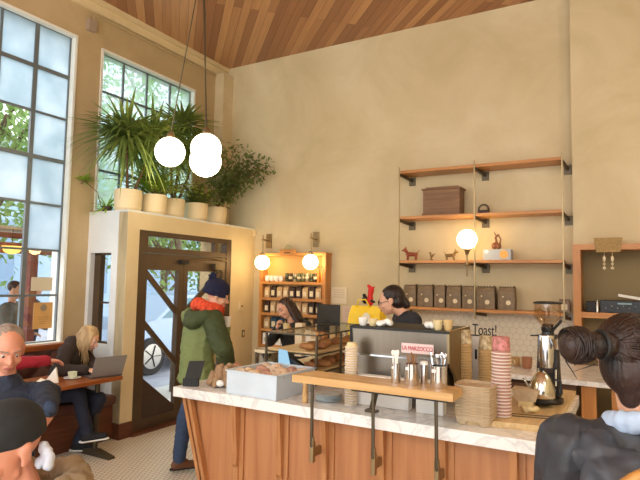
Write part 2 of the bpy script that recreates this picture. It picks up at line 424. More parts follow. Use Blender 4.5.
# ---------------------------------------------------------------- vestibule
v = MB()                                     # side wall facing the room's front, with its narrow window
sx0, sx1, sz0, sz1 = -5.20, -4.86, .953, 1.94
y0, y1 = VY, VY+.14
v.box((XL, y0, 0), (sx0, y1, VZ-.02)); v.box((sx1, y0, 0), (VX-.005, y1, VZ-.02)); v.box((sx0, y0, 0), (sx1, y1, sz0)); v.box((sx0, y0, sz1), (sx1, y1, VZ-.02))
struct(v.build('wall_vestibule_side', m_vest_side))
DY0, DY1, DZ = 4.15, 5.735, 2.20
v = MB().box((VX-.14, VY+.0, 0), (VX, DY0, VZ-.02)).box((VX-.14, DY1, 0), (VX, YB, VZ-.02)).box((VX-.14, DY0, DZ), (VX, DY1, VZ-.02))
struct(v.build('wall_vestibule_front', m_vest))
struct(MB().box((XL, VY, VZ-.02), (VX, YB, VZ)).build('trim_vestibule_top', m_vest_side))
struct(MB().box((VX, VY-.012, 0), (VX+.015, DY0, .16)).box((XL, VY-.015, 0), (VX+.015, VY, .16)).box((VX, DY1, 0), (VX+.015, YB, .16)).build('baseboard_vestibule', m_redwood))
struct(MB().box((VX-.30, DY0-.02, 0), (VX+.05, DY1, .03)).build('trim_threshold', m_redwood))
struct(MB().box((XL+.0, YB-.015, 0), (-2.4, YB, .16)).build('baseboard_back', m_redwood))
sw = struct(MB().box((sx0, y0+.06, sz0), (sx0+.10, y0+.12, sz1)).box((sx1-.012, y0+.06, sz0), (sx1, y0+.12, sz1)).box((sx0, y0+.06, sz0), (sx1, y0+.12, sz0+.02)).box((sx0, y0+.06, sz1-.02), (sx1, y0+.12, sz1)).box((sx0, y0+.07, 1.385), (sx1, y0+.11, 1.405)).build('window_3', m_bronze))
MB().box((sx0, y0+.088, sz0), (sx1, y0+.092, sz1)).build('pane', m_glass, sw)

# door: a dark bronze double door with big diagonal bars, transom above
xd0, xd1 = VX-.075, VX-.02
dr = struct(MB().box((xd0-.03, DY0, 0), (xd1+.012, DY0+.05, DZ)).box((xd0-.03, DY1-.09, 0), (xd1+.012, DY1, DZ)).box((xd0-.029, DY0+.001, DZ-.035), (xd1+.011, DY1-.001, DZ-.001)).box((xd0-.028, DY0+.002, 1.955), (xd1+.010, DY1-.002, 1.985)).build('door_1', m_bronze))
MB().box((xd0+.02, DY0+.05, 1.985), (xd0+.024, DY1-.09, DZ-.035)).build('transom_pane', m_glass, dr)
MB().box((xd0+.001, DY0+.05, 2.14), (xd1-.001, DY1-.09, DZ-.03)).box((xd0+.0015, DY0+.05, 1.986), (xd1-.0015, DY1-.09, 2.02)).box((xd0+.0025, DY0+.05, 1.985), (xd1-.0025, DY0+.15, DZ-.03)).box((xd0+.002, 5.42, 1.98), (xd1-.002, 5.46, DZ-.03)).build('transom_bars', m_bronze, dr)
def leaf(name, ya, yb, flip):
    L_ = MB().box((xd0, ya, .02), (xd1, ya+(.10 if not flip else .075), 1.95)).box((xd0, yb-.075, .02), (xd1, yb, 1.95)).box((xd0+.001, ya+.001, 1.765), (xd1-.001, yb-.001, 1.949)).box((xd0+.001, ya+.001, .021), (xd1-.001, yb-.001, .14))
    lf = L_.build(name, m_bronze, dr)
    i0, i1 = ya+.075, yb-.075
    f = (lambda y: y) if not flip else (lambda y: i0+i1-y)
    for za, zb in ((1.76, 1.28), (1.20, .71)):
        MB().prism([(xd0+.012, f(i0), za-.04), (xd0+.012, f(i0), za+.04), (xd0+.012, f(i1), zb+.04), (xd0+.012, f(i1), zb-.04)], (.03, 0, 0)).build('diagonal_bar', m_bronze, dr)
    MB().prism([(xd0+.010, f(i0), .12), (xd0+.010, f(i0), .60), (xd0+.010, f(i1), .21), (xd0+.010, f(i1), .12)], (.035, 0, 0)).build('kick_panel', m_bronze_d, dr)
    MB().box((xd0+.022, i0-.01, .14), (xd0+.026, i1+.01, 1.77)).build('door_pane', m_glass, dr)
    return lf
leaf('door_leaf', DY0+.05, 4.86, False)
leaf('door_leaf', 4.865, DY1-.09, True)
MB().tube([(xd1, 4.90, 1.2), (xd1+.05, 4.90, 1.2), (xd1+.05, 4.90, .8), (xd1, 4.90, .8)], .012).build('pull_handle', m_iron, dr)
# closer: box and arm at the head of the door
MB().box((xd1, 4.78, 1.845), (xd1+.05, 4.90, 1.895)).build('closer_box', m_blackm, dr)
MB().tube([(xd1+.04, 4.90, 1.88), (xd1+.10, 5.3, 1.93), (xd1+.04, 5.62, 1.91)], .009).build('closer_arm', m_brass, dr)
MB().box((xd1, 5.36, 1.79), (xd1+.07, 5.52, 1.87)).ball((xd1+.05, 5.50, 1.77), .028, 2).tube([(xd1+.04, 5.52, 1.82), (xd1+.05, 5.60, 1.78), (xd1+.03, 5.58, 1.62), (xd1+.01, 5.50, 1.52)], .007).build('latch_gear', m_iron, dr)

# small wall fittings on the vestibule front
c = at(240, 306, X=VX)
t = thing('wall_thermostat', 'small cream box with a dark dial on the vestibule wall right of the door', 'thermostat', (VX, c.y, c.z))
MB().box((VX+.0005, c.y-.045, c.z-.06), (VX+.03, c.y+.045, c.z+.06), bev=.004).build('housing', mat('cream_plastic', (.85, .77, .60), .5), t)
MB().box((VX+.03, c.y-.01, c.z-.01), (VX+.034, c.y+.025, c.z+.008)).build('dial', m_iron, t)
c = at(243, 333.5, X=VX)
t = thing('light_switch', 'small brass switch plate low on the cream wall right of the door', 'switch', (VX, c.y, c.z))
MB().box((VX+.0005, c.y-.03, c.z-.05), (VX+.008, c.y+.03, c.z+.05)).build('plate', m_brass, t)
MB().box((VX+.008, c.y-.009, c.z-.022), (VX+.014, c.y+.009, c.z+.022)).build('rocker', mat('ivory_plastic', (.9, .85, .7), .4), t)
c = at(254, 233, X=VX)
tag(MB().box((VX, c.y-.02, c.z-.05), (VX+.03, c.y+.02, c.z+.04), bev=.003).build('door_chime', mat('cream_chime', (.88, .80, .62), .5), loc=(VX, c.y, c.z)), 'tiny cream chime box at the top right corner of the vestibule wall', 'chime')
# conduit and its box
t = thing('electrical_conduit', 'painted conduit pipe running from a small box under the ceiling', 'pipe', (XL, 3.9, 4.55))
MB().tube([(XL+.03, 3.885, 4.55), (XL+.03, 3.895, 4.62), (XL+.025, 3.93, 4.652), (XL+.02, 4.02, 4.658), (XL+.02, 6.0, 4.655)], .011).build('pipe', m_wall_l, t)
MB().box((XL, 3.82, 4.44), (XL+.06, 3.92, 4.57)).build('junction_box', mat('box_paint', (.62, .54, .46), .6), t)

# ================================================================== PENDANTS, SCONCES
t = thing('pendant_cluster', 'cluster of three glowing opal globe pendants hanging on thin cords', 'pendant lamp', (-3.678, 3.974, ZC))
MB().lathe([(.10, -.04), (.10, 0)], (-3.678, 3.974, ZC), 24).build('ceiling_canopy', m_iron, t, True)
for k, (g, r) in enumerate((((-4.035, 3.974, 2.957), .150), ((-3.560, 3.98, 2.942), .148), ((-3.510, 3.92, 2.80), .150))):
    g = V(g); top = V((-3.678+.02*(k-1), 3.974, ZC-.03))
    e = MB().ball(g, r, 4).build('globe', m_globe, t, True)
    e['label'] = 'glowing opal glass globe'
    MB().lathe([(.045, r-.015), (.045, r+.02), (.02, r+.06), (.008, r+.07)], g, 16).build('cap', m_brass, t, 40)
    MB().tube([top, (top+g+V((0, 0, r)))/2, g+V((0, 0, r+.05))], .006, 6).build('cord', m_iron, t)
# unseen globe pendants added out of view as fill light for the room
for k, (x, y) in enumerate(((-3.4, .1), (-.9, -.6), (1.5, .8), (1.7, 3.6), (-2.9, -1.8))):
    t = thing('pendant_lamp', ['opal globe pendant over the seats left of the counter', 'opal globe pendant over the middle of the cafe', 'opal globe pendant right of the counter front', 'opal globe pendant over the far right work area', 'opal globe pendant nearest the street front'][k], 'pendant lamp', (x, y, ZC), 'globe pendants over the seating')
    MB().ball((x, y, 3.1), .2, 3).build('globe', emis('bright_opal_globe', (1, .93, .82), 26), t, True)
    MB().tube([(x, y, ZC), (x, y, 3.29)], .006, 6).build('cord', m_iron, t)

def sconce(u, v, w, lab, lx):
    g = at(u, v, Y=5.96); t = thing('wall_sconce', lab, 'wall lamp', (lx, YB, g.z+.3), 'globe wall lamps')
    MB().ball(g, .098, 4).build('globe', m_globe_w, t, True)
    MB().lathe([(.03, .09), (.03, .12), (.01, .14)], g, 12).build('socket', m_brass, t, 40)
    zt = g.z+.31
    MB().tube([(g.x, g.y, g.z+.12), (g.x, g.y, zt+.06)], .011).tube([(g.x, g.y, zt), (lx, YB-.02, zt)], .012).ball((g.x, g.y, zt), .02, 2).build('arm', m_brass, t, 40)
    MB().box((lx-.045, YB-.02, zt-.10), (lx+.045, YB-.0005, zt+.10), bev=.003).build('wall_plate', m_brass, t)
sconce(262.3, 262.5, 0, 'glowing globe wall lamp over the left end of the goods bookcase', at(269.5, 240, Y=YB).x)
sconce(310.5, 262, 0, 'glowing globe wall lamp over the right end of the goods bookcase', at(316.5, 239, Y=YB).x)
g = at(467, 239.3, Y=5.86)
t = thing('shelf_lamp', 'glowing globe lamp on an upright stem in front of the wall shelves', 'wall lamp', (g.x, YB, g.z-.3))
MB().ball(g, .106, 4).build('globe', m_globe_w, t, True)
MB().lathe([(.012, -.17), (.03, -.12), (.05, -.105)], g, 16).build('socket', m_brass, t, 40)
MB().tube([g+V((0, 0, -.40)), g+V((0, 0, -.12))], .010).tube([g+V((0, 0, -.27)), (g.x+.02, YB-.02, g.z-.27)], .012).ball(g+V((0, 0, -.27)), .022, 2).build('stem', m_brass, t, 40)
MB().box((g.x-.03, YB-.02, g.z-.33), (g.x+.07, YB-.0005, g.z-.21)).build('wall_plate', m_brass, t)

# ================================================================== WALL SHELF
SY = 5.95; sx_l, sx_m, sx_r = -2.317, -1.445, -.565
t = thing('wall_shelf_unit', 'four tier oak wall shelving on thin brass uprights', 'shelf', (sx_m, YB, 1.35))
zs = [1.385, 1.915, 2.425, 2.965]
for z in zs:
    MB().box((sx_l+.008, SY-.01, z-.016), (sx_r-.008, YB-.03, z+.016), bev=.002).build('shelf_board', m_orange, t)
for x in (sx_l, sx_m, sx_r):
    MB().box((x-.007, SY-.026, 1.30), (x+.007, SY-.011, 3.02)).build('upright', m_brass, t)
for z in zs:
    for x in (sx_l, sx_m, sx_r):
        k = x+.05 if x < -1 else x+.03
        MB().box((k-.04, YB-.012, z-.12), (k+.04, YB-.0005, z-.02)).box((x-.006, SY-.02, z-.045), (x+.006, YB, z-.017)).beam((x, SY, z-.03), (k, YB-.01, z-.06), .02, .03).build('bracket', m_iron, t)

# chest on the second shelf from the top
t = thing('wooden_chest', 'old brown wooden chest with a moulded lid on the upper wall shelf', 'chest', (-1.83, 6.08, 2.441))
x0, x1, y0, y1, zb = -2.04, -1.62, 5.97, 6.17, 2.4415
MB().box((x0, y0, zb+.02), (x1, y1, zb+.29)).build('body', m_chest, t)
MB().box((x0-.012, y0-.012, zb), (x1+.012, y1+.012, zb+.025), bev=.004).build('plinth', m_chest, t)
MB().box((x0-.018, y0-.018, zb+.292), (x1+.018, y1+.018, zb+.31), bev=.004).box((x0+.02, y0+.02, zb+.31), (x1-.02, y1-.02, zb+.328), bev=.006).build('lid', m_chest, t)
# small arch
c = V((-1.385, 6.10, 2.4415))
t = thing('arched_bookend', 'small dark arched ornament beside the middle upright on the upper shelf', 'ornament', c)
MB().tube([c+V((.055*math.cos(a), 0, .055+.055*math.sin(a))) for a in [PI*k/10 for k in range(11)]], .010).tube([c+V((.055, 0, .055)), c+V((.055, 0, .005))], .010).tube([c+V((-.055, 0, .055)), c+V((-.055, 0, .005))], .010).build('arch', m_iron, t, True)
MB().box(c+V((-.04, -.02, 0)), c+V((.04, .02, .05))).build('stand', m_bagd, t)
# figurines on the third tier
def dog(name, c, s, m, lab, face=1, cat='figurine'):
    t = thing(name, lab, cat, c)
    b = MB(); c = V(c); f = lambda x, y, z: c+V((x*face, y, z))*s if False else V((c.x+x*face*s, c.y+y*s, c.z+z*s))
    b.hull(f(-.05, 0, .075), .026*s, f(.05, 0, .07), .022*s)
    b.hull(f(-.06, 0, .09), .018*s, f(-.085, 0, .125), .022*s); b.hull(f(-.09, 0, .125), .018*s, f(-.115, 0, .115), .009*s)
    for e in (-.014, .014): b.hull(f(-.08, e, .14), .007*s, f(-.075, e*1.4, .165), .004*s)
    for (x, y) in ((-.05, .016), (-.05, -.016), (.05, .016), (.05, -.016)): b.hull(f(x, y, .06), .010*s, f(x-.004, y, .009), .009*s)
    b.hull(f(.06, 0, .085), .007*s, f(.095, 0, .125), .004*s)
    blob(b, 'body', m, t, .004*s+.001, 2)
    MB().ball(f(-.124, 0, .117), .006*s, 1).build('nose', m_black, t)
m_fig = mat('painted_red_clay', (.55, .25, .14), .5); m_fig2 = mat('bronze_figure', (.48, .38, .22), .4, .5)
zt = 1.931
dog('dog_figurine', (-2.20, 6.05, zt), 1.0, m_fig, 'red brown dog figurine at the left end of the shelf')
t = thing('bird_figurine', 'small pale bird figurine between the dog and the long beaked one', 'figurine', (-1.965, 6.05, zt))
b = MB().hull((-1.965, 6.05, zt+.045), .018, (-1.95, 6.05, zt+.06), .014).hull((-1.965, 6.05, zt+.02), .005, (-1.965, 6.05, zt+.05), .006).ball((-1.98, 6.05, zt+.085), .014, 2).hull((-1.975, 6.05, zt+.05), .008, (-1.98, 6.05, zt+.08), .008).ball((-1.965, 6.05, zt+.008), (.022, .022, .008), 2).hull((-1.94, 6.05, zt+.06), .006, (-1.915, 6.05, zt+.09), .003)
blob(b, 'body', m_fig2, t, .004, 2)
dog('deer_figurine', (-1.75, 6.05, zt), .8, m_fig2, 'small brass coloured animal figurine left of the globe lamp', -1)
# pale blue box and orchid
x0, x1 = -1.365, -1.08
t = thing('gift_box', 'pale blue grey box with an orange disc on the third shelf', 'box', (-1.22, 6.05, zt))
MB().box((x0, 5.98, zt+.0005), (x1, 6.12, zt+.115), bev=.003).build('carton', mat('blue_grey_card', (.66, .69, .72), .6), t)
MB().lathe([(.045, 0), (.045, .002)], (0, 0, 0), 24).build('orange_disc', mat('orange_disc_print', (.90, .66, .30), .5)).parent = t
o = t.children[-1]; o.rotation_euler = (PI/2, 0, 0); o.location = V((-1.15, 5.9795, zt+.06))-V(t.location)
MB().lathe([(.018, 0), (.018, .002)], (0, 0, 0), 16).build('white_disc', m_paper).parent = t
o = t.children[-1]; o.rotation_euler = (PI/2, 0, 0); o.location = V((-1.33, 5.9795, zt+.09))-V(t.location)
t = thing('carved_figure', 'small reddish carved figure of twisted loops standing on the pale blue box', 'figurine', (-1.235, 6.05, zt+.116))
z0 = zt+.117; b = MB()
b.ball((-1.26, 6.05, z0+.04), (.035, .03, .038), 2).ball((-1.215, 6.05, z0+.035), (.028, .026, .034), 2).hull((-1.235, 6.05, z0+.06), .014, (-1.25, 6.05, z0+.13), .012).hull((-1.25, 6.05, z0+.13), .012, (-1.22, 6.05, z0+.16), .010).hull((-1.22, 6.05, z0+.16), .009, (-1.195, 6.05, z0+.11), .009).hull((-1.195, 6.05, z0+.11), .009, (-1.205, 6.05, z0+.05), .012).hull((-1.25, 6.05, z0+.16), .008, (-1.26, 6.05, z0+.185), .006)
blob(b, 'body', mat('carved_wood_red', (.50, .30, .17), .5), t, .005, 2)

# gusseted coffee bags
def coffee_bag(name, x, y, z, wd, dp, ht, m, lab, group, disc=True, fold=True):
    t = thing(name, lab, 'coffee bag', (x, y, z), group)
    b = MB(); n = 6; rows = []
    for k, (f, e) in enumerate(((1.0, 0), (1.03, .08), (1.04, .4), (1.0, .75), (.97, .92), (.95, .97), (.96, 1.0))):
        zz = z+ht*e; dd = dp/2*(1.0 if e < .8 else (.8 if e < .95 else .3)); ww = wd/2*f
        rows.append([b.bm.verts.new((x-ww, y-dd, zz)), b.bm.verts.new((x, y-dd*1.08, zz)), b.bm.verts.new((x+ww, y-dd, zz)), b.bm.verts.new((x+ww*.93, y, zz)), b.bm.verts.new((x+ww, y+dd, zz)), b.bm.verts.new((x, y+dd*1.05, zz)), b.bm.verts.new((x-ww, y+dd, zz)), b.bm.verts.new((x-ww*.93, y, zz))])
    for i in range(len(rows)-1):
        for k in range(8): b.bm.faces.new((rows[i][k], rows[i][(k+1) % 8], rows[i+1][(k+1) % 8], rows[i+1][k]))
    b.bm.faces.new(rows[0][::-1]); b.bm.faces.new(rows[-1])
    b.build('pouch', m, t)
    if disc:
        MB().lathe([(ht*.10, 0), (ht*.10, .003)], (0, 0, 0), 20).build('round_label', m_label).parent = t
        o = t.children[-1]; o.rotation_euler = (PI/2, 0, 0); o.location = (0.02, -dp/2*1.08-.001, ht*.30)
        MB().lathe([(ht*.035, 0), (ht*.035, .003)], (0, 0, 0), 12).build('valve', m_label).parent = t
        o = t.children[-1]; o.rotation_euler = (PI/2, 0, 0); o.location = (-wd*.22, -dp/2*1.05-.001, ht*.55)
        q = MB()
        for j in range(5): q.box((x-wd*.40+j*wd*.17, y-dp*.2, z+ht*.965), (x-wd*.32+j*wd*.17, y+dp*.2, z+ht*1.02))
        q.build('rolled_top', m_label, t)
    else:
        MB().box((x-wd*.3, y-dp/2*1.1-.004, z+ht*.18), (x+wd*.3, y-dp/2*1.1-.001, z+ht*.62)).build('front_label', m_label, t)
    return t
xs = [(403, 416), (417, 433), (434, 445), (446, 461), (462, 474), (476, 495), (498, 515)]
for k, (ua, ub) in enumerate(xs):
    xa, xb = at(ua, 300, Y=6.03).x, at(ub, 300, Y=6.03).x
    coffee_bag('coffee_bag', (xa+xb)/2, 6.09, 1.4015, (xb-xa)*.93, .12, .255, m_bagk, 'brown metallic coffee bag, %s from the left on the lowest wall shelf' % ORD[k], 'coffee bags on the lowest wall shelf')
x = at(563, 302, Y=6.05).x
coffee_bag('small_coffee_pouch', x+.01, 6.10, 1.4015, .10, .08, .13, mat('dusty_pouch', (.50, .42, .36), .6), 'small mauve brown pouch at the right end of the lowest wall shelf', None, False)

# ================================================================== BOOKCASE
BY = 6.09; bx0, bx1 = -4.41, -3.375
t = thing('goods_bookcase', 'tall orange oak bookcase full of retail coffee between the globe lamps', 'bookcase', ((bx0+bx1)/2, YB, 0))
MB().box((bx0, BY, 0), (bx0+.045, YB-.001, 2.02)).box((bx1-.045, BY, 0), (bx1, YB-.001, 2.02)).build('side_panels', m_orange_z, t)
MB().box((bx0-.01, BY-.012, 2.0), (bx1+.01, YB-.001, 2.04), bev=.003).build('top_board', m_orange, t)
MB().box((bx0+.045, YB-.02, 0.05), (bx1-.045, YB-.001, 2.0)).build('back_panel', mat('honey_back', (.80, .60, .34), .6), t)
bz = [1.655, 1.438, 1.235, 1.02, .81, .59, .3]
for z in bz:
    MB().box((bx0+.045, BY+.005, z-.035), (bx1-.045, YB-.02, z)).build('shelf_board', m_orange, t)
tx = at(288, 252, Y=BY-.015)
t = thing('hanging_sign', 'little orange wooden sign hung over the top edge of the bookcase', 'sign', (tx.x, BY-.02, tx.z))
MB().box((tx.x-.12, BY-.035, tx.z-.055), (tx.x+.12, BY-.0125, tx.z+.035), bev=.003).build('board', m_orange, t)
MB().box((tx.x-.05, BY-.037, tx.z-.018), (tx.x+.05, BY-.035, tx.z-.004)).build('dark_line', m_bagd, t)
MB().prism([(tx.x-.07, BY-.02, tx.z+.036), (tx.x+.07, BY-.02, tx.z+.036), (tx.x+.03, BY-.02, tx.z+.09), (tx.x, BY-.02, tx.z+.105), (tx.x-.03, BY-.02, tx.z+.09)], (0, .012, 0)).build('crest', mat('grey_green_crest', (.62, .58, .42), .6), t)
# top shelf: white cups, tins, bottles
zz = bz[0]+.0008
for k in range(4):
    x = -4.31+k*.075
    c = thing('white_cup', 'white cup, %s from the left on the bookcase top shelf' % ORD[k], 'cup', (x, 6.14, zz), 'white cups on the bookcase')
    MB().lathe([(.02, 0), (.032, .02), (.035, .075), (.031, .075), (.028, .02), (.01, .012)], (x, 6.14, zz), 14).build('bowl', m_paper, c, 50)
m_tin = [mat('green_tin', (.36, .38, .26), .4, .3), mat('dark_tin', (.25, .20, .16), .4, .3), mat('silver_tin', (.66, .62, .52), .35, .6)]
for k in range(8):
    x = -4.0+k*.064
    c = thing('drink_tin', 'metal tin, %s from the left in the bookcase top row' % ORD[k], 'tin', (x, 6.15, zz), 'tins on the bookcase')
    MB().lathe([(.026, 0), (.028, .004), (.028, .105), (.022, .115)], (x, 6.15, zz), 14).build('can', m_tin[k % 3 if k != 4 else 0], c, 40)
    MB().lathe([(.0285, .035), (.0285, .07)], (x, 6.15, zz), 14).build('band', m_label if k % 2 else m_tin[(k+1) % 3], c, True)
for k in range(2):
    x = -3.455-k*.055
    c = thing('syrup_bottle', ['slim amber bottle at the right end of the bookcase top shelf', 'slim amber bottle just left of the end one on the bookcase'][k], 'bottle', (x, 6.15, zz), None)
    MB().lathe([(.02, 0), (.022, .01), (.022, .11), (.009, .15), (.009, .19)], (x, 6.15, zz), 12).build('glass_body', mat('amber_glass', (.80, .52, .18), .15), c, 40)
    MB().lathe([(.011, .19), (.011, .205)], (x, 6.15, zz), 10).build('cap', m_blackm, c)
rowsets = [(1, 9, [m_bagt, m_bagd, m_bagt, m_bagt, m_bagd, m_bagd, m_bagt, m_bagd, m_bagt]), (2, 9, [m_bagd, m_bagt, m_bagt, m_bagd, m_bagt, m_bagt, m_bagt, m_bagd, m_bagd]), (3, 8, [m_bagt, m_bagb, m_bagb, m_bagt, m_bagd, m_bagd, m_bagt, m_bagd]), (4, 6, [m_bagt]*6)]
rn = {1: 'second', 2: 'third', 3: 'fourth', 4: 'fifth'}
for (r, n, ms) in rowsets:
    st = (bx1-bx0-.13)/n
    for k in range(n):
        x = bx0+.065+st*(k+.5)
        if r == 4:
            c = thing('white_carton', 'pale carton, %s from the left on the fifth bookcase shelf' % ORD[k], 'box', (x, 6.15, bz[4]+.0008), 'pale cartons on the bookcase')
            MB().box((x-st*.45, 6.10, bz[4]+.0008), (x+st*.45, 6.22, bz[4]+.15)).build('carton', m_paper, c)
            MB().box((x-st*.3, 6.098, bz[4]+.04), (x+st*.3, 6.0995, bz[4]+.09)).build('print', mat('pale_green_print', (.72, .78, .62), .7), c)
        else:
            tone = 'tan' if ms[k] is m_bagt else ('blue' if ms[k] is m_bagb else 'dark brown')
            coffee_bag('retail_coffee_bag', x, 6.16, bz[r]+.0008, st*.80, .09, .15+.01*(k % 2), ms[k], '%s coffee bag, %s from the left on the %s bookcase shelf' % (tone, ORD[k], rn[r]), 'retail bags on the %s bookcase shelf' % rn[r], False)

# framed notices on the wall right of the bookcase
for k, (u0, v0, u1, v1, lab) in enumerate(((332, 287, 347, 304, 'pale framed notice on the wall right of the bookcase'), (343, 306, 352, 322, 'pinkish white notice below the framed one by the yellow bag'))):
    p, q = at(u0, v0, Y=YB), at(u1, v1, Y=YB)
    c = thing('wall_notice', lab, 'notice', ((p.x+q.x)/2, YB, (p.z+q.z)/2))
    MB().box((p.x, YB-.012, q.z), (q.x, YB-.0005, p.z)).build('backing', mat('notice_paper', (.84, .78, .66), .6) if k == 0 else mat('notice_pink', (.82, .72, .64), .6), c)
    b = MB()
    for j in range(4): b.box((p.x+.03, YB-.0135, p.z-.04-.03*j), (q.x-.03, YB-.012, p.z-.034-.03*j))
    b.build('print_lines', mat('grey_print', (.68, .60, .50), .7), c)

# ================================================================== NICHE AT RIGHT
nx0 = -.485
t = thing('niche_cabinet', 'orange oak framed niche with an inner shelf at the right wall', 'cabinet', (0, 6.1, 0))
MB().box((nx0, 5.98, .0), (nx0+.07, 6.36, 2.03)).build('side_post', m_orange_z, t)
MB().box((nx0, 5.98, 2.03), (1.2, 6.36, 2.085)).build('head_board', m_orange, t)
MB().box((nx0+.07, 5.99, 1.36), (1.2, 6.36, 1.415)).build('shelf_board', m_orange, t)
MB().box((nx0+.07, 6.34, 0), (1.2, 6.36, 2.03)).build('back_panel', mat('olive_back', (.52, .45, .30), .7), t)
# stereo gear
c = thing('stereo_receiver', 'black stereo receiver with small lit buttons on the niche shelf', 'stereo', (-.05, 6.15, 1.416))
MB().box((-.25, 6.02, 1.4165), (.22, 6.28, 1.535), bev=.004).build('case', m_black, c)
b = MB()
for k in range(6): b.lathe([(.006, 0), (.006, .008)], (-.20+k*.05, 6.015, 1.46+.018*(k % 2)), 8)
b.build('buttons', m_steel, c)
MB().box((-.10, 6.0175, 1.50), (.02, 6.019, 1.515)).build('display', mat('display_blue', (.5, .6, .62), .3), c)
c = thing('audio_box', 'small black device with a silver knob beside the stereo', 'speaker', (-.33, 6.12, 1.416))
MB().box((-.375, 6.05, 1.4165), (-.29, 6.2, 1.52), bev=.005).build('case', m_blackm, c)
MB().lathe([(.018, 0), (.018, .07), (.012, .08), (.012, .10), (.015, .12)], (-.275, 6.04, 1.4165), 12).build('silver_knob', m_steel, c, 40)
# white tilted card
p = at(630, 295, Y=6.1)
c = tag(MB().prism([(p.x-.10, 6.10, 1.60), (p.x-.10, 6.10, 1.575), (p.x+.14, 6.10, 1.5355), (p.x+.14, 6.10, 1.56)], (0, .10, 0)).build('paper_stack', m_paper, loc=(p.x, 6.1, 1.54)), 'tilted white papers leaning on top of the stereo', 'paper')
# woven plaque with bead strings
p = at(608, 245.5, Y=5.975)
t = thing('woven_plaque', 'golden woven plaque with two hanging bead strings at the niche top', 'ornament', (p.x, 5.97, p.z))
MB().prism([(p.x-.125, 5.965, p.z+.075), (p.x+.125, 5.965, p.z+.075), (p.x+.105, 5.965, p.z-.065), (p.x-.105, 5.965, p.z-.065)], (0, .014, 0)).build('plaque', mat('golden_straw', (.60, .48, .26), .6, noise_amt=.3, noise_scale=60), t)
for k, dx in enumerate((-.035, .035)):
    b = MB().tube([(p.x+dx, 5.972, p.z-.06), (p.x+dx, 5.972, p.z-.24)], .002, 5)
    b.ball((p.x+dx, 5.972, p.z-.13), (.015, .015, .03), 2).ball((p.x+dx, 5.972, p.z-.18), .013, 2).ball((p.x+dx, 5.972, p.z-.22), .016, 2)
    b.build('bead_string', m_label, t, True)

# ================================================================== BACK COUNTER
t = thing('back_counter', 'long back counter with a white stone top under the wall shelves', 'counter', (-1.2, 5.4, 0))
MB().prism([(-2.75, 4.98, .86), (.9, 4.98, .86), (.9, 5.972, .86), (-.49, 5.972, .86), (-.49, YB-.021, .86), (-2.75, YB-.021, .86)], (0, 0, .04)).build('worktop', m_marble, t)
MB().box((-2.7, 5.06, .0), (-.40, 5.95, .86)).build('base_cabinet', m_darkwood, t)
MB().box((-.36, 5.03, .55), (-.25, 5.1, .86)).box((-.36, 5.03, 0), (.9, 5.1, .5)).box((-.14, 5.03, .0), (-.10, 5.1, .86)).build('cabinet_front', m_orange_z, t)
for k in range(3):
    MB().box((-2.3+k*.62, 5.04, .60), (-1.76+k*.62, 5.058, .82)).build('drawer_front', m_darkwood, t)
    MB().box((-2.15+k*.62, 5.03, .70), (-1.90+k*.62, 5.039, .715)).build('drawer_pull', m_iron, t)
for k, (u, s) in enumerate(((508, 1.0), (514, .9), (527, 1.15), (521, .9))):
    p = at(u, 365, Y=5.4)
    c = thing('ceramic_cup', ['small tan cup', 'second tan cup', 'wide reddish cup', 'short cream cup'][k]+' on the back counter between the paper cups and grinder', 'cup', (p.x, 5.4+.12*(k % 2), .9005))
    MB().lathe([(.03*s, 0), (.038*s, .02), (.042*s, .09*s), (.037*s, .09*s), (.03*s, .02), (.01, .012)], (p.x, 5.4+.12*(k % 2), .9005), 16).build('bowl', mat('glaze%d' % k, [(.78, .66, .44), (.76, .60, .38), (.62, .42, .30), (.86, .80, .66)][k], .4), c, 50)
    MB().tube([V((p.x+.04*s+.022*math.sin(a), 5.4+.12*(k % 2), .9005+.045*s+.025*math.cos(a))) for a in [PI*j/6 for j in range(7)]], .005, 6).build('handle', m_label, c, True)
# the script word sign on a wire easel
p = at(484, 333, Y=4.4)

# ================================================================== MAIN COUNTER
CZ = 1.03; CX0, CX1, CY = -2.386, -.27, 2.45
t = thing('stone_countertop', 'long white marble countertop of the service counter', 'countertop', (-1.3, 2.8, CZ-.055))
def prism_xy(mb, pts, z0, z1): mb.prism([(x, y, z0) for x, y in pts], (0, 0, z1-z0)); return mb
prism_xy(MB(), [(CX0, CY), (CX1, CY), (CX1, 3.60), (-.70, 3.60), (-.70, 3.18), (-1.62, 3.18), (-1.62, 4.65), (CX0, 4.65)], CZ-.055, CZ).build('slab', m_marble, t)
t = thing('service_counter', 'mahogany fronted service counter with tapered upright fins', 'counter', (-1.3, 2.8, 0))
PY = CY+.085
b = MB()
b.prism([(CX0+.04, PY, CZ-.056), (CX1-.03, PY, CZ-.056), (CX1-.03, PY, 0), (CX0+.32, PY, 0)], (0, .03, 0))
b.prism([(CX0+.05, PY, CZ-.056), (CX0+.34, PY, 0), (CX0+.34, 4.6, 0), (CX0+.05, 4.6, CZ-.056)], (.03, 0, 0))
b.box((CX1-.06, PY, 0), (CX1-.03, 3.55, CZ-.056)).box((-1.69, 3.15, 0), (-1.66, 4.6, CZ-.056)).box((-1.66, 3.12, 0), (-.70, 3.15, CZ-.056)).box((-.70, 3.12, 0), (-.67, 3.55, CZ-.056))
b.build('front_panel', m_front, t)
def fin(x, m=.0):
    b = MB(); w = .017
    b.prism([(x-w, CY+.025, CZ-.056), (x-w, PY+.002, CZ-.056), (x-w, PY+.002, 0), (x-w, PY-.018, 0), (x-w, PY-.022, .62), (x-w, PY-.035, .64), (x-w, PY-.035, .70)], (2*w, 0, 0))
    return b
